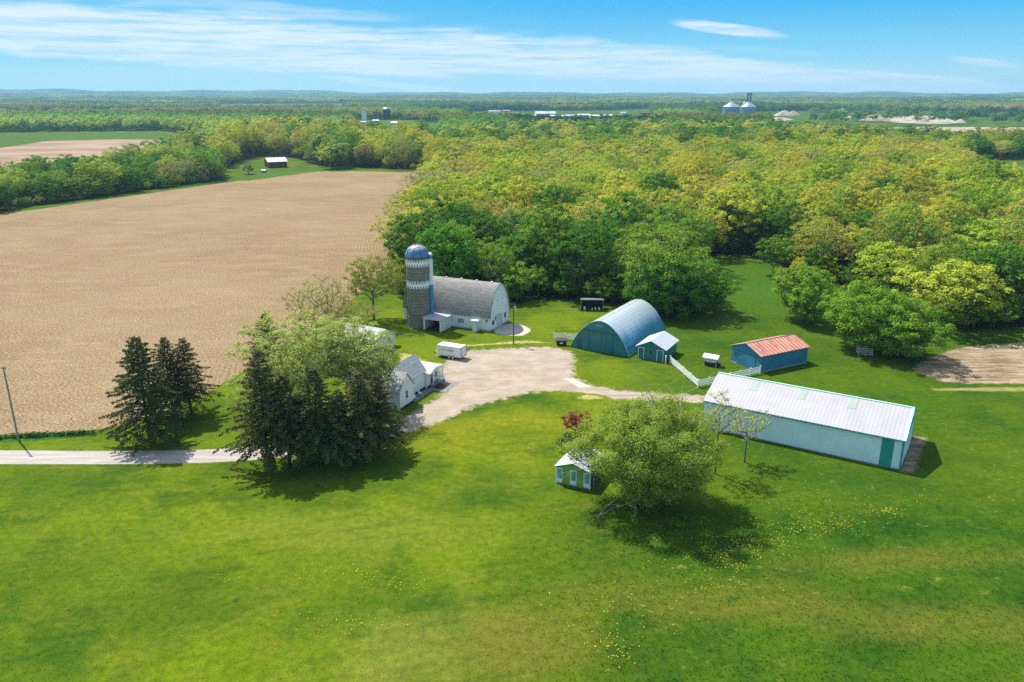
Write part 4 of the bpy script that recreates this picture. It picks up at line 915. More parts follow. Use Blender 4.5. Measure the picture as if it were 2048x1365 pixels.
# silo
sc_ = G(839, 651.5); rs_ = 22.3*(math.hypot(*sc_)/.96)/1600; hs_ = HT(G(839, 660), 519)*1.0; RS_ = rs_
t = thing('silo', 'tall concrete stave silo with a blue dome and white toothed bands', 'silo', (*sc_, 0))
def cyl_uv(name, prof, mat, par, n=56, rr0=None, a0=0, a1=2*math.pi, vnorm=False):
    m = MB(); V = []; F = []; UV = []
    for r, z in prof:
        for i in range(n+1):
            a = a0+(a1-a0)*i/n; V.append((r*math.cos(a), r*math.sin(a), z)); UV.append(((a-a0)*(rr0 or r), z))
    z0, z1 = prof[0][1], prof[-1][1]
    F = [(q*(n+1)+i, q*(n+1)+i+1, (q+1)*(n+1)+i+1, (q+1)*(n+1)+i) for q in range(len(prof)-1) for i in range(n)]
    me = bpy.data.meshes.new(name); me.from_pydata(V, [], F); u = me.uv_layers.new(name='UVMap')
    for l in me.loops:
        a, b = UV[l.vertex_index]; u.data[l.index].uv = (a, (b-z0)/(z1-z0) if vnorm else b)
    return link(name, me, mat, par, True)
cyl_uv('stave_wall', [(RS_, 0), (RS_, hs_)], 'staves', t)
cyl_uv('dome', [(RS_*1.03, hs_)]+[(RS_*1.03*math.cos(a), hs_+RS_*1.05*math.sin(a)) for a in [R(x) for x in range(8, 88, 8)]]+[(.12, hs_+RS_*1.06)], 'dome_paint', t, vnorm=True)
MB().lathe([(RS_, hs_-.12), (RS_*1.05, hs_-.12), (RS_*1.05, hs_+.08), (RS_, hs_+.08)], 56).build('dome_rim', 'rust_plain', t)
for i in range(9):
    a = i*2*math.pi/9+.3; m = MB(); pr = [(RS_*1.045*math.cos(R(q)), hs_+RS_*1.065*math.sin(R(q))) for q in range(0, 91, 10)]
    for j in range(9): m.tube((pr[j][0]*math.cos(a), pr[j][0]*math.sin(a), pr[j][1]), (pr[j+1][0]*math.cos(a), pr[j+1][0]*math.sin(a), pr[j+1][1]), .045, n=5)
    m.build('dome_rib', 'rust_plain', t)
m = MB()
for zz in np.arange(.5, hs_-.3, .62): m.lathe([(RS_, zz), (RS_+.03, zz+.012), (RS_+.03, zz+.04), (RS_, zz+.052)], 48)
m.build('hoop', 'charcoal', t)
def toothed(z0):
    m = MB(); nn = 26; r = RS_+.045
    m.lathe([(RS_-.02, z0), (r, z0), (r, z0+.62), (RS_-.02, z0+.62)], 78)
    for i in range(nn):
        a = 2*math.pi*i/nn; hw = math.pi/nn*.5
        for a_, za, zb in ((a, z0+.62, z0+1.12), (a+math.pi/nn, z0-.5, z0)):
            q = [(rr_*math.cos(a_+s*hw), rr_*math.sin(a_+s*hw)) for rr_ in (RS_-.02, r) for s in (-1, 1)]
            m.add([(x, y, z) for z in (za, zb) for x, y in q], [(0, 1, 3, 2), (4, 6, 7, 5), (2, 3, 7, 6), (0, 2, 6, 4), (1, 5, 7, 3), (0, 4, 5, 1)])
    return m.build('white_band', 'white_paint', t)
toothed(hs_-1.55); toothed(hs_*.60)
# ladder cage left, filling chute right
m = MB(); la = R(205)
for s in (-.06, .06): m.tube(((RS_+.2)*math.cos(la+s), (RS_+.2)*math.sin(la+s), .5), ((RS_+.2)*math.cos(la+s), (RS_+.2)*math.sin(la+s), hs_+.6), .035, n=5)
for zz in np.arange(.7, hs_+.5, .35): m.tube(((RS_+.2)*math.cos(la-.06), (RS_+.2)*math.sin(la-.06), zz), ((RS_+.2)*math.cos(la+.06), (RS_+.2)*math.sin(la+.06), zz), .022, n=4)
m.build('ladder', 'charcoal', t)
ca = R(2); cr_ = .50; cx_, cy_ = (RS_+cr_*.7)*math.cos(ca), (RS_+cr_*.7)*math.sin(ca)
for z0, z1, mt_, nm in ((2.6, hs_*.60, 'chute_paint', 'chute'), (hs_*.60, hs_-.55, 'white_paint', 'chute'), (hs_-.55, hs_+.25, 'chute_paint', 'chute')):
    m = MB(); m.tube((cx_, cy_, z0), (cx_, cy_, z1), cr_, n=20); m.build(nm, mt_, t, smooth=False)
MB().lathe([(cr_*1.02, hs_+.25), (cr_*.9, hs_+.55), (cr_*.5, hs_+.75), (.01, hs_+.8)], 20, cx_, cy_).build('chute_cap', 'white_paint', t, smooth=True)
# arched shed
b0 = G(1258.8, 714.7); Y = 11.7*k; X = 18.3*k; hq = 5.8*k
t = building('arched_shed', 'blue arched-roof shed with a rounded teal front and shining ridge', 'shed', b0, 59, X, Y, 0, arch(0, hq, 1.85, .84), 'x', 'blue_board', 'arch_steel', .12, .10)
for nm, a0, a1, z1 in (('big_door', .36, .55, .64), ('big_door', .56, .76, .64)):
    o = panel(t, nm, '-x', a0*Y*1.0-1.0, a1*Y*1.0-1.0, .05, hq*z1, 'blue_pale' if False else 'blue_board', 0, .07)
MB().box(-.13, -.05, Y*.19, Y*.86, hq*.64, hq*.64+.12).build('door_track', 'teal_dark', t); MB().box(-.12, -.06, Y*.385, Y*.39, .05, hq*.64).box(-.12, -.06, Y*.68, Y*.685, .05, hq*.64).box(-.12, -.06, Y*.28, Y*.285, .05, hq*.64).build('door_seam', 'teal_dark', t)
panel(t, 'side_door', '-x', Y*.81, Y*.885, .05, 2.1, 'teal_dark'); panel(t, 'upper_hatch', '-x', Y*.47, Y*.58, hq*.80, hq*.90, 'teal_old')
m = MB(); pr = [(a*Y, z) for a, z in arch(0, hq, 1.85, .84)]
for i in range(len(pr)-1): m.tube((-.14, pr[i][0], pr[i][1]+.05), (-.14, pr[i+1][0], pr[i+1][1]+.05), .07, n=6)
m.build('edge_trim', 'steel', t)
MB().box(-.02, X, -.06, .25, -.1, .28).build('foundation', 'foundation', t)
m = MB(); m.box(-.12, X+.12, Y/2-.05, Y/2+.05, hq+.06, hq+.14).build('ridge_cap', 'steel', t)
# annex shed
b0 = G(1329, 725); Y = 5.1*k; X = 6.6*k
t = building('small_shed', 'small teal shed with a low white metal roof and two white-trimmed doors', 'shed', b0, 61, X, Y, 2.6, GAB(2.55, 3.9), 'x', 'blue_board', 'sheet_roof', .35, .1)
for a0, a1 in ((.07, .27), (.76, .94)):
    panel(t, 'door', '-x', Y*a0, Y*a1, .05, 2.1, 'blue_board', 0, .06)
    MB().box(-.1, -.04, Y*a0-.1, Y*a0, .0, 2.2).box(-.1, -.04, Y*a1, Y*a1+.1, 0, 2.2).box(-.1, -.04, Y*a0-.1, Y*a1+.1, 2.2, 2.32).build('door_frame', 'white_paint', t)
win(t, '-x', Y*.52, 1.25, .55, .7, 0, 'weathered')
# rusty roof shed
b0 = G(1519.8, 746.4); X = 11.0*k; Y = 6.9*k
t = building('rusty_shed', 'blue shed with a rusty red sheet roof behind the white fence', 'shed', b0, 28.5, X, Y, 3.3, GAB(3.35, 4.7), 'x', 'blue_pale', 'rust_roof', .3, .09)
panel(t, 'sliding_door', '-x', Y*.18, Y*.80, .1, 2.7, 'blue_pale', 0, .06); MB().box(-.1, -.04, Y*.15, Y*.84, 2.72, 2.84).build('door_track', 'teal_dark', t)
MB().box(-.34, -.26, -.3, Y/2, 3.1, 3.2).build('fascia', 'weathered', t) if False else None
MB().box(-.05, X+.05, -.06, Y+.05, -.05, .22).build('foundation', 'foundation', t)
m = MB(); m.tube((-.33, -.32, 3.26), (-.33, Y/2, 4.84), .06, n=5).tube((-.33, Y/2, 4.84), (-.33, Y+.32, 3.26), .06, n=5).tube((-.3, Y/2, 4.84), (X+.3, Y/2, 4.84), .07, n=5).build('edge_trim', 'steel', t)
# long shed
b0 = G(1799.3, 940.7); X = 12*k; Y = 25.4*k; he, hp = 4.05*k, 6.25*k
t = building('long_shed', 'long turquoise metal shed with a pale ribbed roof and green stripe', 'shed', b0, 58, X, Y, he, GAB(he, hp), 'y', 'turquoise_metal', 'white_roof_metal', .22, .10)
panel(t, 'end_wall', '-y', .05, X-.05, .0, he-.1, 'turquoise_end', 0, .03)
m = MB(); m.add([(.05, -.03, he-.1), (X-.05, -.03, he-.1), (X/2, -.03, hp-.12)], [(0, 1, 2)])
panel(t, 'green_stripe', '-x', 1.15, 2.75, .03, he-.04, 'green_trim', 0, .035)
MB().box(-.08, .02, -.06, .14, 0, he-.04).box(-.05, .12, -.09, .0, 0, he-.04).box(X-.1, X+.05, -.09, 0, 0, he).build('corner_trim', 'green_trim', t)
MB().box(-.29, -.19, -.22, Y+.22, he-.20, he-.02).build('gutter', 'teal_old', t)
zz = lambda x: he+(hp-he)*x/(X/2)
m = MB(); m.add([(-.25, -.26, zz(-.25)-.04), (X/2, -.26, hp-.04), (X/2, -.26, hp+.14), (-.25, -.26, zz(-.25)+.14), (-.25, .02, zz(-.25)+.14), (X/2, .02, hp+.14)], [(0, 1, 2, 3), (3, 2, 5, 4)])
m.add([(X+.25, -.26, zz(-.25)-.04), (X/2, -.26, hp-.04), (X/2, -.26, hp+.14), (X+.25, -.26, zz(-.25)+.14), (X+.25, .02, zz(-.25)+.14), (X/2, .02, hp+.14)], [(0, 1, 2, 3), (3, 2, 5, 4)])
m.build('rake_trim', 'pale_green_trim', t)
MB().box(X/2-.16, X/2+.16, -.22, Y+.22, hp+.06, hp+.17).build('ridge_cap', 'pale_green_trim', t)
for yy in (7.2, 14.4, 21.6):
    x0, x1 = X/2-2.6, X/2-.35; m = MB(); q = .135; m.add([(x0, yy, zz(x0)+q), (x1, yy, zz(x1)+q), (x1, yy+1.15, zz(x1)+q), (x0, yy+1.15, zz(x0)+q), (x0, yy, zz(x0)+.09), (x1, yy, zz(x1)+.09), (x1, yy+1.15, zz(x1)+.09), (x0, yy+1.15, zz(x0)+.09)], [(0, 1, 2, 3), (0, 4, 5, 1), (1, 5, 6, 2), (2, 6, 7, 3), (3, 7, 4, 0)]); m.build('skylight', 'skylight', t)
MB().box(-.03, X+.03, -.05, Y+.03, -.1, .16).build('foundation', 'foundation', t)
panel(t, 'sliding_door', '-y', X*.42, X*.80, .05, he-.35, 'turquoise_end', 0, .10); MB().box(X*.40, X*.82, -.16, -.08, he-.36, he-.22).build('door_track', 'green_trim', t)
sheet('shed_gravel', [b0, tuple(np.array(b0)+1.6*np.array((math.cos(R(-32)), math.sin(R(-32))))), tuple(np.array(b0)+1.9*np.array((math.cos(R(-32)), math.sin(R(-32))))+14*np.array((math.cos(R(58)), math.sin(R(58))))), tuple(np.array(b0)+14*np.array((math.cos(R(58)), math.sin(R(58)))))], 'tilled', .008, .2, .6, 'strip of brown gravel along the end of the long shed', 'gravel strip', 0, world=True)
# green playhouse
b0 = G(1179.6, 980.5); Y = 4.3*k; X = 5.0*k
t = building('green_shed', 'small lime green and white shed with tall windows under the willow', 'shed', b0, 65, X, Y, 2.5, GAB(2.55, 3.4), 'x', 'lime_board', 'sheet_roof', .22, .08)
MB().box(-.03, X+.03, -.03, Y+.03, -.1, .22).build('foundation', 'weathered', t)
for a, wd_ in ((.90, .13), (.49, .15), (.09, .15)):
    y0, y1 = (a-wd_/2)*Y, (a+wd_/2)*Y; o = panel(t, 'window', '-x', y0-.1, y1+.1, .25, 2.35, 'white_paint', 0, .05); panel(o, 'pane', '-x', y0, y1, .85, 2.2, 'teal_old', -.05, .02)
panel(t, 'vent_panel', '-x', .43*Y, .55*Y, .3, .75, 'white_paint', -.05, .03)
for x0 in (.25, 1.6, 3.0): panel(t, 'side_board', '-y', x0, x0+.75, .25, 2.4, 'dark_board', 0, .04)
for x0 in (1.05, 2.4): panel(t, 'side_window', '-y', x0, x0+.5, .4, 2.2, 'teal_old', 0, .05)
MB().box(-.06, .06, -.06, .06, .0, 2.5).box(-.06, .06, Y-.06, Y+.06, 0, 2.5).build('corner_trim', 'white_paint', t)
m = MB(); m.tube((-.24, -.2, 2.56), (-.24, Y/2, 3.46), .05, n=5).tube((-.24, Y/2, 3.46), (-.24, Y+.2, 2.56), .05, n=5).build('fascia', 'white_paint', t)
# farmhouse: origin at the near corner of the front gable, x runs back along the gable wall, y to the left
b0 = G(801, 822); Wd = 3.9*k
t = thing('farmhouse', 'white farmhouse with grey gables half hidden behind the spruces', 'house', (*b0, 0), R(67))
e0, p0 = 3.5, 5.9
def wing(x0, x1, y0, y1, e, p, ridge, zb=-.1, over=.3, th=.14):
    span = (y0, y1) if ridge == 'x' else (x0, x1); al = (x0, x1) if ridge == 'x' else (y0, y1); mid = (span[0]+span[1])/2
    MB().prism([(span[0], zb), (span[0], e-.01), (mid, p-.01), (span[1], e-.01), (span[1], zb)], al[0], al[1], ridge).build('wall', 'white_board', t)
    sl = (p-e)/(mid-span[0]); MB().prism([(span[0]-over, e-sl*over+.004), (mid, p+.004), (span[1]+over, e-sl*over+.004), (span[1]+over, e-sl*over+th), (mid, p+th), (span[0]-over, e-sl*over+th)], al[0]-over*.8, al[1]+over*.8, ridge).build('roof', 'house_shingle', t)
wing(0, Wd, 0, 10.5, e0, p0, 'y')
BY = 1.35
wing(Wd+.02, 10.75, BY, 5.1, 3.6, 6.1, 'x')
cx0, cx1, cy0, cy1 = 10.8, 15.2, .9, 5.3
MB().prism([(cx0, -.1), (cx0, 2.85), (cx1, 3.05), (cx1, -.1)], cy0+.0, cy1, 'y').build('wall', 'white_board', t)
MB().prism([(cx0-.3, 2.84), ((cx0+cx1)/2, 3.35), (cx1+.4, 3.05), (cx1+.4, 3.17), ((cx0+cx1)/2, 3.47), (cx0-.3, 2.96)], cy0-.75, cy1+.2, 'y').build('porch_roof', 'house_shingle', t)
MB().box(cx0-.36, cx0-.3, cy0-.75, cy1, 2.76, 2.98).box(cx0-.3, cx1+.4, cy0-.81, cy0-.76, 2.82, 3.02).build('fascia', 'white_paint', t)
win(t, '-y', Wd*.5, 1.5, .75, 1.3, 0); win(t, '-y', Wd+1.3, 2.3, .6, .9, BY); win(t, '-y', Wd+1.4, .55, .7, .9, BY)
win(t, '-x', 3.0, 1.2, .8, 1.4, 0); win(t, '-x', 7.0, 1.2, .8, 1.4, 0); win(t, '-x', 1.6, 1.2, .5, 1.0, cx0) if False else None
panel(t, 'door', '-y', cx0+1.3, cx0+2.2, .6, 2.6, 'glass', cy0, .05, 'dark glazed porch door'); win(t, '-y', cx0+3.3, 1.2, .9, 1.1, cy0)
MB().box(cx0+.9, cx1+.3, cy0-1.1, cy0-.01, -.05, .55).build('porch_floor', 'weathered', t)
m = MB()
for x_ in (cx0+1.0, cx1+.2): m.box(x_-.06, x_+.06, cy0-.72, cy0-.6, .0, 2.9)
m.build('porch_post', 'white_paint', t)
m = MB(); m.box(cx0+2.4, cx1+.3, cy0-1.1, cy0-1.02, 1.25, 1.35)
for i in range(7): m.box(cx0+2.4+i*.34, cx0+2.46+i*.34, cy0-1.1, cy0-1.04, .55, 1.25)
m.build('railing', 'white_paint', t)
m = MB()
for i in range(4): m.box(cx0+.8, cx0+2.4, cy0-1.45-i*.34, cy0-1.11-i*.34, -.05, .58-i*.14)
m.build('steps', 'maroon_step', t)
MB().box(0, Wd, -.05, .02, -.1, .38).box(Wd, cx0, BY-.06, BY+.0, -.1, .38).box(cx0, cx1, cy0-.05, cy0, -.1, .38).build('foundation', 'dark_inside', t)
pt = MB().box(cx0-.4, cx1+.6, -3.0, cy0-.06, -.05, .03); q = pt.build('patio', 'patio'); q.location = (*b0, 0); q.rotation_euler.z = R(67); tag(q, 'grey patio slab at the foot of the farmhouse steps', 'patio', kind='structure')
q = MB().box(Wd+.1, cx0-.5, -.3, BY-.1, -.05, .028).build('footpath', 'patio'); q.location = (*b0, 0); q.rotation_euler.z = R(67); tag(q, 'narrow grey path along the farmhouse wall', 'path', kind='structure')
# planters by the wall
for i, (x_, y_) in enumerate(((5.2, .3), (7.4, .4))):
    q = thing('garden_chair', ['white garden chair nearest the farmhouse corner', 'white garden chair under the farmhouse window'][i], 'chair', (b0[0]+x_*math.cos(R(67))-y_*math.sin(R(67)), b0[1]+x_*math.sin(R(67))+y_*math.cos(R(67)), .03), R(30+50*i))
    MB().box(-.25, .25, -.25, .25, .40, .45).build('seat', 'vinyl', q); MB().box(-.25, .25, .21, .26, .45, .95).build('backrest', 'vinyl', q)
    for sx in (-.22, .22):
        for sy in (-.22, .22): MB().tube((sx, sy, 0), (sx, sy, .4), .025, n=6).build('leg', 'vinyl', q)
# garage beyond the oaks
b0 = G(752, 706); t = building('garage', 'low white garage with a pale metal roof behind the oak leaves', 'garage', b0, 60, 6.2, 9.5, 2.7, GAB(2.7, 4.1), 'y', 'white_board', 'house_shingle', .3, .1)
win(t, '-y', 4.2, 1.3, .45, .8, 0); win(t, '-x', 3.0, 1.2, .8, .8, 0)
# lean-to in the trees
b0 = G(1162, 621); t = thing('open_shelter', 'dark open-fronted shelter with thin posts at the wood edge', 'shelter', (*b0, 0), R(-2))
W_ = 5.2
for x_ in (0, W_):
    MB().tube((x_, 0, 0), (x_, 0, 2.6), .07, n=6).build('post', 'pole_wood', t)
MB().prism([(-.3, 2.6), (3.0, 2.2), (3.0, 2.3), (-.3, 2.72)], -.2, W_+.2).build('roof', 'steel', t)
MB().box(0, W_, 2.9, 3.0, 0, 2.2).box(0, .08, .1, 2.9, 0, 2.3).box(W_-.08, W_, .1, 2.9, 0, 2.3).build('wall', 'dark_board', t)
for i, (x_, y_, s_, lb) in enumerate(((.9, .4, 1.0, 'upright white barrel at the left post of the wood edge shelter'), (2.7, .2, .6, 'small white bucket in the middle of the wood edge shelter'), (3.5, .3, .75, 'white can left of the pair by the right shelter post'), (4.4, .2, .8, 'white can nearest the right post of the shelter'))):
    m = MB(); m.lathe([(.01, 0), (.24*s_, 0), (.29*s_, .3*s_), (.27*s_, .85*s_), (.2*s_, .9*s_), (.01, .9*s_)], 14); q = m.build('barrel', 'vinyl', smooth=False); q.location = (b0[0]+x_, b0[1]+y_, .0); tag(q, lb, 'barrel', 'white containers in the shelter')
# white crate pen under the maples
b0 = G(1716, 712); t = thing('crate_pen', 'weathered white slatted pen in the shade under the big maples', 'pen', (*b0, 0), R(-12))
m = MB()
for z in (.35, .75, 1.15, 1.55): m.box(0, 2.6, -.03, .03, z, z+.14).box(0, 2.6, 1.97, 2.03, z, z+.14).box(-.03, .03, .05, 1.95, z, z+.14).box(2.57, 2.63, .05, 1.95, z, z+.14)
m.build('rail', 'pale_wood', t)
for x_ in (0, 1.3, 2.6):
    for y_ in (0, 2): MB().box(x_-.06, x_+.06, y_-.09, y_-.04, 0, 1.8).build('post', 'pale_wood', t)
# fences
def fence(pts, label, n_each):
    t = thing('fence', label, 'fence', (*pts[0], 0)); o = Vector((*pts[0], 0)); rails = MB(); first = True
    for (a, b), n in zip(zip(pts[:-1], pts[1:]), n_each):
        a = Vector((*a, 0))-o; b = Vector((*b, 0))-o; d = (b-a).normalized(); nn = Vector((-d.y, d.x, 0))
        for z in (.30, .62, .94, 1.26):
            q = [a+nn*.03, b+nn*.03, b-nn*.03, a-nn*.03]; rails.add([p+Vector((0, 0, z)) for p in q]+[p+Vector((0, 0, z+.15)) for p in q], [(3, 2, 1, 0), (4, 5, 6, 7), (0, 1, 5, 4), (1, 2, 6, 5), (2, 3, 7, 6), (3, 0, 4, 7)])
        for i in range(0 if first else 1, n+1):
            c = a+(b-a)*i/n; MB().box(c.x-.075, c.x+.075, c.y-.075, c.y+.075, 0, 1.52).box(c.x-.1, c.x+.1, c.y-.1, c.y+.1, 1.52, 1.58).build('post', 'vinyl', t)
        first = False
    rails.build('rails', 'vinyl', t)
fence([G(1340, 727), G(1396, 776), G(1520, 748)], 'white rail fence with a corner, running up to the rusty-roofed shed', [4, 6])
fence([G(1107, 680), G(1152, 682)], 'short white rail fence left of the arched shed', [2])
q = MB().box(-.09, .09, -.09, .09, 0, 1.6).box(-.12, .12, -.12, .12, 1.6, 1.66).build('gate_post', 'vinyl'); q.location = (*G(1331, 728), 0); tag(q, 'single white post at the corner of the small teal shed', 'post')
# covered cart
b0 = G(1422, 731); t = thing('covered_cart', 'small white-roofed cover over a dark box on the lawn inside the fence', 'cart shelter', (*b0, 0), R(-32))
for x_ in (-1.15, 1.15):
    for y_ in (-.65, .65): MB().box(x_-.05, x_+.05, y_-.05, y_+.05, 0, 1.75).build('post', 'vinyl', t)
MB().prism([(-1.0, 1.62), (.05, 2.15), (1.0, 1.62), (1.0, 1.70), (.05, 2.25), (-1.0, 1.70)], -1.5, 1.5).build('roof', 'white_paint', t)
MB().prism([(-.62, .12), (-.75, .75), (.75, .75), (.62, .12)], -1.25, 1.25).build('box', 'charcoal', t, bevel=.04)
MB().box(-.8, .8, -.7, .5, .76, .82).build('lid', 'steel', t)
for s in (-.55, .55): MB().tube((1.45, s-.04, .28), (1.45, s+.04, .28), .28, n=16).build('wheel', 'black_rubber', t)
# dark bin
b0 = G(1123, 691); t = thing('wheeled_bin', 'dark blue refuse bin at the yard edge left of the arched shed', 'bin', (*b0, 0), R(-8))
MB().add([(-.95, -.5, .18), (.95, -.5, .18), (.95, .5, .18), (-.95, .5, .18), (-1.1, -.65, 1.1), (1.1, -.65, 1.1), (1.1, .65, 1.1), (-1.1, .65, 1.1)], [(3, 2, 1, 0), (4, 5, 6, 7), (0, 1, 5, 4), (1, 2, 6, 5), (2, 3, 7, 6), (3, 0, 4, 7)]).build('body', 'navy_bin', t, bevel=.04)
MB().prism([(-.7, 1.1), (-.7, 1.18), (.1, 1.42), (.7, 1.4), (.7, 1.1)], -1.14, 1.14).build('lid', 'charcoal', t, bevel=.03)
MB().box(-.3, .3, -.66, -.60, .5, .78).build('sticker', 'vinyl', t)
for x_ in (-.8, .8):
    for y_ in (-.4, .4): MB().tube((x_, y_-.04, .1), (x_, y_+.04, .1), .1, n=10).build('wheel', 'black_rubber', t)
# trailer: origin at the near rear corner
a_, c_, d_ = G(921.5, 722), G(873, 714.5), G(933.5, 716)
t = thing('cargo_trailer', 'white enclosed twin-axle cargo trailer parked at the yard edge', 'trailer', (*a_, 0), math.atan2(c_[1]-a_[1], c_[0]-a_[0]))
TL = math.dist(a_, c_); TW = 2.3
m = MB(); m.prism([(-TW, .55), (-TW, 2.55), (-TW+.12, 2.66), (-.12, 2.66), (0, 2.55), (0, .55)], 0, TL-.25); m.add([(TL-.25, 0, .55), (TL, -.25, .55), (TL, -TW+.25, .55), (TL-.25, -TW, .55), (TL-.25, 0, 2.55), (TL-.02, -.25, 2.45), (TL-.02, -TW+.25, 2.45), (TL-.25, -TW, 2.55)], [(0, 1, 5, 4), (1, 2, 6, 5), (2, 3, 7, 6), (4, 5, 6, 7), (0, 3, 2, 1)])
m.build('body', 'white_paint', t, bevel=.05)
MB().box(-.02, TL-.2, .0, .03, 2.48, 2.56).box(-.02, TL-.2, -TW-.03, 0-TW, 2.48, 2.56).box(-.04, 0, -TW, 0, 2.48, 2.6).box(0, TL-.2, 0, .025, .52, .62).build('trim', 'steel', t)
for x_ in (1.2, 2.6, 4.0): MB().box(x_, x_+.05, -TW+.1, -.1, 2.67, 2.72).build('roof_bow', 'steel', t)
for x_ in (.9, 2.3, 3.7):
    for y_ in (-.05, -TW+.05): MB().tube((x_, y_, 2.6), (x_, y_, 2.95), .02, n=5).build('rack_post', 'charcoal', t)
o = MB().box(-.06, 0, -TW+.1, -.1, .62, 2.45).build('rear_door', 'white_board', t); MB().box(-.1, -.06, -TW+.02, -TW+.12, .6, 2.5).box(-.1, -.06, -.12, -.02, .6, 2.5).box(-.1, -.06, -TW+.1, -.1, .52, .62).build('hinge', 'charcoal', o)
for x_ in (1.75, 2.62):
    for y_, s_ in ((.0, 1), (-TW, -1)):
        wl = MB().tube((x_, y_-.20*s_, .38), (x_, y_+.04*s_, .38), .38, n=24).build('wheel', 'black_rubber', t, bevel=.03); MB().tube((x_, y_+.035*s_, .38), (x_, y_+.06*s_, .38), .21, n=18).build('rim', 'vinyl', wl); MB().tube((x_, y_+.05*s_, .38), (x_, y_+.08*s_, .38), .07, n=10).build('hub', 'charcoal', wl)
MB().prism([(.0, .78), (.0, .86), (.14, .86), (.14, .78)], 1.25, 3.12).box(1.2, 1.28, 0, .14, .55, .86).box(3.1, 3.18, 0, .14, .55, .86).build('fender', 'white_paint', t)
MB().tube((TL-.1, -.4, .5), (TL+1.1, -TW/2, .5), .05, n=6).tube((TL-.1, -TW+.4, .5), (TL+1.1, -TW/2, .5), .05, n=6).tube((TL+1.05, -TW/2, .1), (TL+1.05, -TW/2, .9), .04, n=6).build('hitch', 'charcoal', t)
cu = bpy.data.curves.new('lettering', 'FONT'); cu.body = 'LEGACY'; cu.size = .42; cu.extrude = .004; cu.materials.append(MATS['lettering_grey']); tmp = bpy.data.objects.new('lettering', cu); COL.objects.link(tmp); lm = bpy.data.meshes.new_from_object(tmp.evaluated_get(bpy.context.evaluated_depsgraph_get())); bpy.data.objects.remove(tmp); q = bpy.data.objects.new('lettering', lm); COL.objects.link(q); q.parent = t
q.location = (3.05, .035, 1.65); q.rotation_euler = (R(90), 0, R(180))
MB().box(1.7, 2.7, 0, .03, 1.5, 1.53).build('underline', 'lettering_grey', t)
m = MB()
for (x0, z0, x1, z1) in ((4.0, 1.65, 3.65, 2.0), (3.65, 2.0, 3.3, 1.65), (3.8, 1.62, 3.6, 1.82)): m.tube((x0, .03, z0), (x1, .03, z1), .025, n=4)
m.build('emblem', 'emblem_orange', t); MB().tube((5.6, .02, 1.25), (4.2, .02, 1.75), .012, n=4).build('stripe', 'lettering_grey', t)
# utility poles
def pole(px, py, ty, label, mat, arms=((-.25, 1.0),), r=.15, lean=0, name='utility_pole', box=False):
    b = G(px, py); h = HT(b, ty); t = thing(name, label, 'utility pole', (*b, 0))
    MB().tube((0, 0, 0), (lean, 0, h), r, r*.65, 10).build('post', mat, t)
    for dz, L in arms:
        MB().box(lean-L, lean+L, -.05, .05, h+dz-.06, h+dz+.06).build('crossarm', mat, t)
        for x_ in (-L*.85, L*.85): MB().tube((lean+x_, 0, h+dz+.06), (lean+x_, 0, h+dz+.26), r*.3, n=6).build('insulator', 'grey_frame', t)
    if box: MB().tube((lean+.3, 0, h-1.6), (lean+.3, 0, h-.8), .22, n=12).build('transformer', 'steel', t)
    return t
pole(37, 881, 733, 'tall bare grey utility pole by the lane at the far left', 'pole_wood', ((-.35, .35),), .17, lean=-.1)
pole(1027, 689, 606, 'dark wooden utility pole at the barn corner', 'dark_pole', ((-.4, .55),), .15, box=True)
pole(146, 331, 308, 'thin pole standing on the marshy ground', 'dark_pole', ((-.4, .9),), .16)
i_ = 0
for px, by, ty, lb in [(68, 206, 181, 'distant pylon pole, leftmost on the horizon'), (185, 206, 184, 'distant pylon pole, second from the left on the horizon'), (224, 212, 182, 'distant pylon pole, third from the left on the horizon'), (407, 206, 184, 'distant pylon pole right of the leftmost three'),
                       (537, 222, 200, 'dark short pole before the far bare field'), (637, 212, 184, 'distant pylon pole above the far bare field'), (854, 226, 196, 'thin far pole left of the tall blue one'), (862, 222, 189, 'tall thin blue-grey pole above the distant farm'),
                       (1092, 238, 190, 'left post of the twin steel poles above the white works sheds'), (1097, 238, 190, 'right post of the twin steel poles above the white works sheds'), (1036, 212, 189, 'far pole left of the twin steel poles'), (1111, 216, 187, 'far pole just right of the twin steel poles'), (1150, 216, 187, 'far pole, second right of the twin steel poles'),
                       (1229, 230, 191, 'far pole above the right end of the works sheds'), (1389, 226, 194, 'far pylon left of the grain bins'), (1722, 246, 202, 'left pole of the pair before the gravel pit'), (1729, 246, 206, 'right pole of the pair before the gravel pit'), (1828, 248, 236, 'short pole at the right of the gravel pit'), (2038, 235, 215, 'far pole at the right edge')]:
    r_p = .0012*G(px, by)[1]**.75
    pole(px, by, ty, lb, 'dark_pole' if by < 225 else 'pole_wood', ((-2.5, 3.2), (-5.5, 2.6)) if by < 240 else ((-2, 1.4),), max(.22, min(.8, G(px, by)[1]*.00035)))
# red barn
b0 = G(537, 337); t = building('red_barn', 'dark red barn with a white metal roof in the tree belt', 'barn', b0, 28, 13, 12, 4, GAB(4.2, 6.6), 'x', 'red_board', 'sheet_roof', .5, .2)
panel(t, 'door', '-x', 4.2, 7.8, 0, 3.2, 'dark_inside', 0, .1); MB().box(13.2, 13.4, -.4, -.2, 0, 4).build('corner_trim', 'white_paint', t)
q = MB().box(-1.6, 1.6, -1, 1, 0, 1.5).prism([(-1, 1.5), (0, 2.1), (1, 1.5)], -1.6, 1.6).build('tarped_load', 'green_trim'); q.location = (*G(528, 346), 0); tag(q, 'teal tarped load lying on the lawn by the red barn', 'tarp')
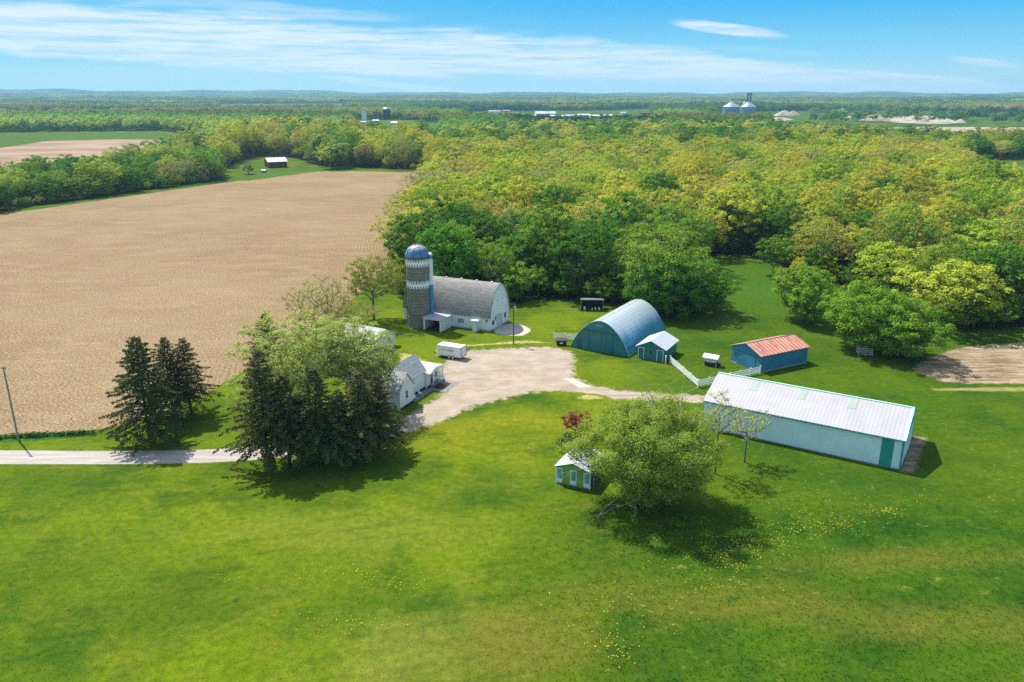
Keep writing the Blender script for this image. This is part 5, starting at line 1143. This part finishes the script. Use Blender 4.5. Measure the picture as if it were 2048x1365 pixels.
# grain bins
for i, (cx, by, ty, r_, lb) in enumerate(((1462, 229, 214, 16.2, 'left grain bin with a grey cone roof'), (1495, 231.5, 214, 14, 'right grain bin with the elevator legs above'))):
    b = G(cx, by); rad = r_*math.hypot(*b)/1600; he_ = HT(b, ty); hp_ = HT(b, 204)
    t = thing('grain_bin', lb, 'grain bin', (*b, 0), 0, 'grain bins')
    MB().lathe([(rad, 0), (rad, he_)], 48).build('wall', 'bin_steel', t, smooth=True)
    MB().lathe([(rad*1.02, he_), (rad*.1, hp_), (rad*.1, hp_+1.2), (.01, hp_+1.5)], 48).build('roof', 'steel', t)
    for q in range(3): MB().tube((rad*.9*math.cos(q+4), rad*.9*math.sin(q+4), he_+.8), (rad*.15*math.cos(q+4), rad*.15*math.sin(q+4), hp_), .5, n=5).build('roof_stair', 'grey_frame', t)
b = G(1495, 227); t = thing('grain_elevator', 'dark elevator tower and conveyor rising above the grain bins', 'elevator', (*b, 0)); h_ = HT(b, 187)
u_ = b[1]/1600
for x_ in (-2*u_, 3.5*u_): MB().box(x_-1.3, x_+1.3, -1.3, 1.3, 0, h_).box(x_-2.2, x_+3.2, -2, 2, h_-3, h_+.5).build('leg', 'teal_dark', t)
m = MB()
for z in np.arange(8, h_-2, 5.5): m.box(-2*u_-2.5, 3.5*u_+2.5, -.4, .4, z, z+.7).tube((-2*u_, 0, z), (3.5*u_, 0, z+5), .35, n=4)
m.build('bracing', 'teal_dark', t); zc = HT(b, 200.5); MB().box(-31*u_, -2*u_, -1, 1, zc-1, zc+1.4).box(-11.5*u_, -10.5*u_, -.8, .8, 0, zc).build('conveyor', 'teal_dark', t)
q = MB().lathe([(.01, 0), (4, 0), (4, HT(b, 207)-0), (3, HT(b, 204.5)), (.01, HT(b, 203))], 20).build('steel_tank', 'steel', None, True); q.location = (*G(1487, 229.5), 0); tag(q, 'slim steel tank between the two grain bins', 'tank')
# farmstead and works far off
def farbox(name, px, py, wpx, hpx, dep, ang, wall, roof, label, cat='building', rise=.3, wins=0):
    b = G(px, py); s = math.hypot(*b)/1600*1.0; L = wpx*s; he_ = hpx*s*.95; 
    t = building(name, label, cat, b, ang, L, dep, he_, GAB(he_, he_+dep*.5*rise), 'x', wall, roof, .6, .35)
    for i in range(wins): win(t, '-y', L*(i+.5)/wins, he_*.3, L/wins*.35, he_*.35, 0, 'white_paint', 'glass', False, .2)
    return t
b = G(729, 246); t = thing('distant_silo', 'slim white silo of the distant farmstead', 'silo', (*b, 0)); hh = HT(b, 221); MB().lathe([(4.0, 0), (4.0, hh)], 24).build('wall', 'white_paint', t, True); MB().lathe([(4.2, hh), (3.0, hh+2), (.01, hh+3)], 24).build('dome', 'weathered', t, True)
b = G(774, 240); t = thing('blue_tank', 'squat dark blue silo with a white cap right of the slim white one', 'silo', (*b, 0)); hh = HT(b, 218.5); MB().lathe([(7.2, 0), (7.2, hh)], 32).build('wall', 'navy_bin', t, True); MB().lathe([(7.3, hh), (5.5, hh+2.4), (.01, hh+3.2)], 32).build('dome', 'steel', t, True)
farbox('farm_building', 722, 248, 9, 3, 9, 5, 'white_paint', 'sheet_roof', 'small white building at the foot of the slim white silo')
farbox('farm_building', 746, 246, 11, 3.5, 14, 10, 'weathered', 'sheet_roof', 'white-roofed farm shed between the two distant silos')
farbox('farm_building', 782, 250, 11, 4, 9, -10, 'white_paint', 'white_paint', 'white farm building in front of the dark trees', wins=2)
for px, py, wp, hp_, d, a, wl, rf, lb in [(1072, 233, 38, 5, 40, 3, 'white_paint', 'sheet_roof', 'long white works shed behind the twin steel poles'), (1100, 237, 26, 4, 18, -8, 'weathered', 'sheet_roof', 'low shed with brown gable in front of the long white one'), (1132, 236, 16, 4, 16, 2, 'white_paint', 'sheet_roof', 'small white shed left of the pink-roofed hall'),
                                 (1155, 236, 24, 5, 22, -4, 'pale_wood', 'sheet_roof', 'wide hall with pinkish roof in the works yard'), (1181, 239, 18, 6, 18, 4, 'white_paint', 'white_paint', 'tall white shed with dark stripes in the works yard'), (1204, 236, 20, 4, 22, -6, 'pale_wood', 'pale_wood', 'brown-roofed shed at the right of the works yard'), (1242, 230, 10, 4, 12, 0, 'white_paint', 'sheet_roof', 'single white box shed right of the works yard'),
                                 (1278, 228, 42, 1.6, 10, 0, 'rust_plain', 'rust_plain', 'long low brown roof right of the works'), (978, 226, 22, 3, 14, 3, 'white_paint', 'sheet_roof', 'white shed left of the works, before the row of pines'), (1005, 224, 14, 2, 10, 0, 'weathered', 'pale_wood', 'low tan shed beside the white one'),
                                 (1407, 222, 30, 3.0, 14, 0, 'maroon_step', 'maroon_step', 'long purple-brown shed left of the grain bins'), (478, 246, 18, 2.5, 14, 4, 'white_paint', 'sheet_roof', 'pale roof showing between trees at left'), (530, 222, 7, 3, 10, 0, 'dark_board', 'charcoal', 'dark small barn before the far bare field'), (1030, 230, 9, 2, 9, 0, 'white_paint', 'sheet_roof', 'little white shed at the left edge of the works')]:
    farbox('works_shed', px, py, wp, hp_, d, a, wl, rf, lb, 'building', .22, 3 if wp > 20 and hp_ > 3 else 0)
# row of small pines at the works
PN = spruce_mesh(90, 9, 3.2, .5, sp=1.1, dens=.4, size=1.2)
for i in range(10):
    px = 926+i*5.0; place('pine_tree', PN, *G(px, 234), (1, 1, 1), i, (.03, .07, .03), ('leftmost' if i == 0 else 'rightmost' if i == 9 else ORD[i])+' small dark pine from the left in the row before the works' if 0 < i < 9 else ('leftmost' if i == 0 else 'rightmost')+' small dark pine in the row before the works', 'pine', 'row of small pines', 'needle', 'dark_bark')
# gravel heaps
def heap(px, py, wpx, top, label, mat='heap'):
    b = G(px, py); s = math.hypot(*b)/1600; r = wpx*s/2; h = HT(b, top); rg = np.random.default_rng(int(px)); m = MB(); n = 30; ph = rg.uniform(0, 6, 4)
    V = [(0, 0, h)]; F = []
    for j in range(1, 9):
        for i in range(n):
            a = 2*math.pi*i/n; rr_ = r*j/8*(1+.12*math.sin(2*a+ph[0])+.07*math.sin(5*a+ph[1])); f = j/8
            V.append((rr_*math.cos(a)*1.0, rr_*math.sin(a)*.7, h*(1-f**1.25)*(1+.1*math.sin(3*a+ph[2])*f)-(.3 if j == 8 else 0)))
    F = [(0, 1+i, 1+(i+1) % n) for i in range(n)]+[(1+j*n+i, 1+(j+1)*n+i, 1+(j+1)*n+(i+1) % n, 1+j*n+(i+1) % n) for j in range(7) for i in range(n)]
    m.add(V, F); o = m.build('gravel_heap', mat, None, True); o.location = (*b, .2); tag(o, label, 'gravel heap', 'gravel heaps at the pit')
plain('heap', (.36, .28, .20), .95, var=.15, vs_=.08); plain('pale_heap', (.46, .39, .31), .95, var=.1, vs_=.08)
for a_ in [(1568, 232, 34, 221, 'tan heap right of the grain bins', 'pale_heap'), (1586, 231, 26, 221.5, 'brownish heap behind the tan one right of the bins', 'heap'), (1685, 227, 18, 217, 'small pointed heap behind the gravel pit', 'pale_heap'), (1702, 237, 50, 226.5, 'wide brown heap left of the pole pair', 'heap'), (1750, 242, 56, 227.5, 'largest brown heap right of the pole pair', 'heap'), (1842, 245, 30, 231.5, 'pale conical heap on the pit floor', 'pale_heap'), (1920, 247, 26, 238.5, 'low pale heap at the right end of the pit', 'pale_heap')]: heap(*a_)
# ------------------------------------------------------------------ haze
hm = bpy.data.materials.new('haze'); hm.use_nodes = True; hn = hm.node_tree.nodes; hn.remove(hn['Principled BSDF'])
pv = hn.new('ShaderNodeVolumePrincipled'); pv.inputs['Color'].default_value = (.38, .73, .98, 1); pv.inputs['Density'].default_value = 8.5e-5; pv.inputs['Anisotropy'].default_value = .2
hm.node_tree.links.new(pv.outputs[0], hn['Material Output'].inputs['Volume'])
MATS['haze'] = hm
tag(MB().box(-13500, 13500, -13500, 13500, -4, 190).build('haze', 'haze'), 'thin blue air haze over the distant hills', 'haze', kind='stuff')
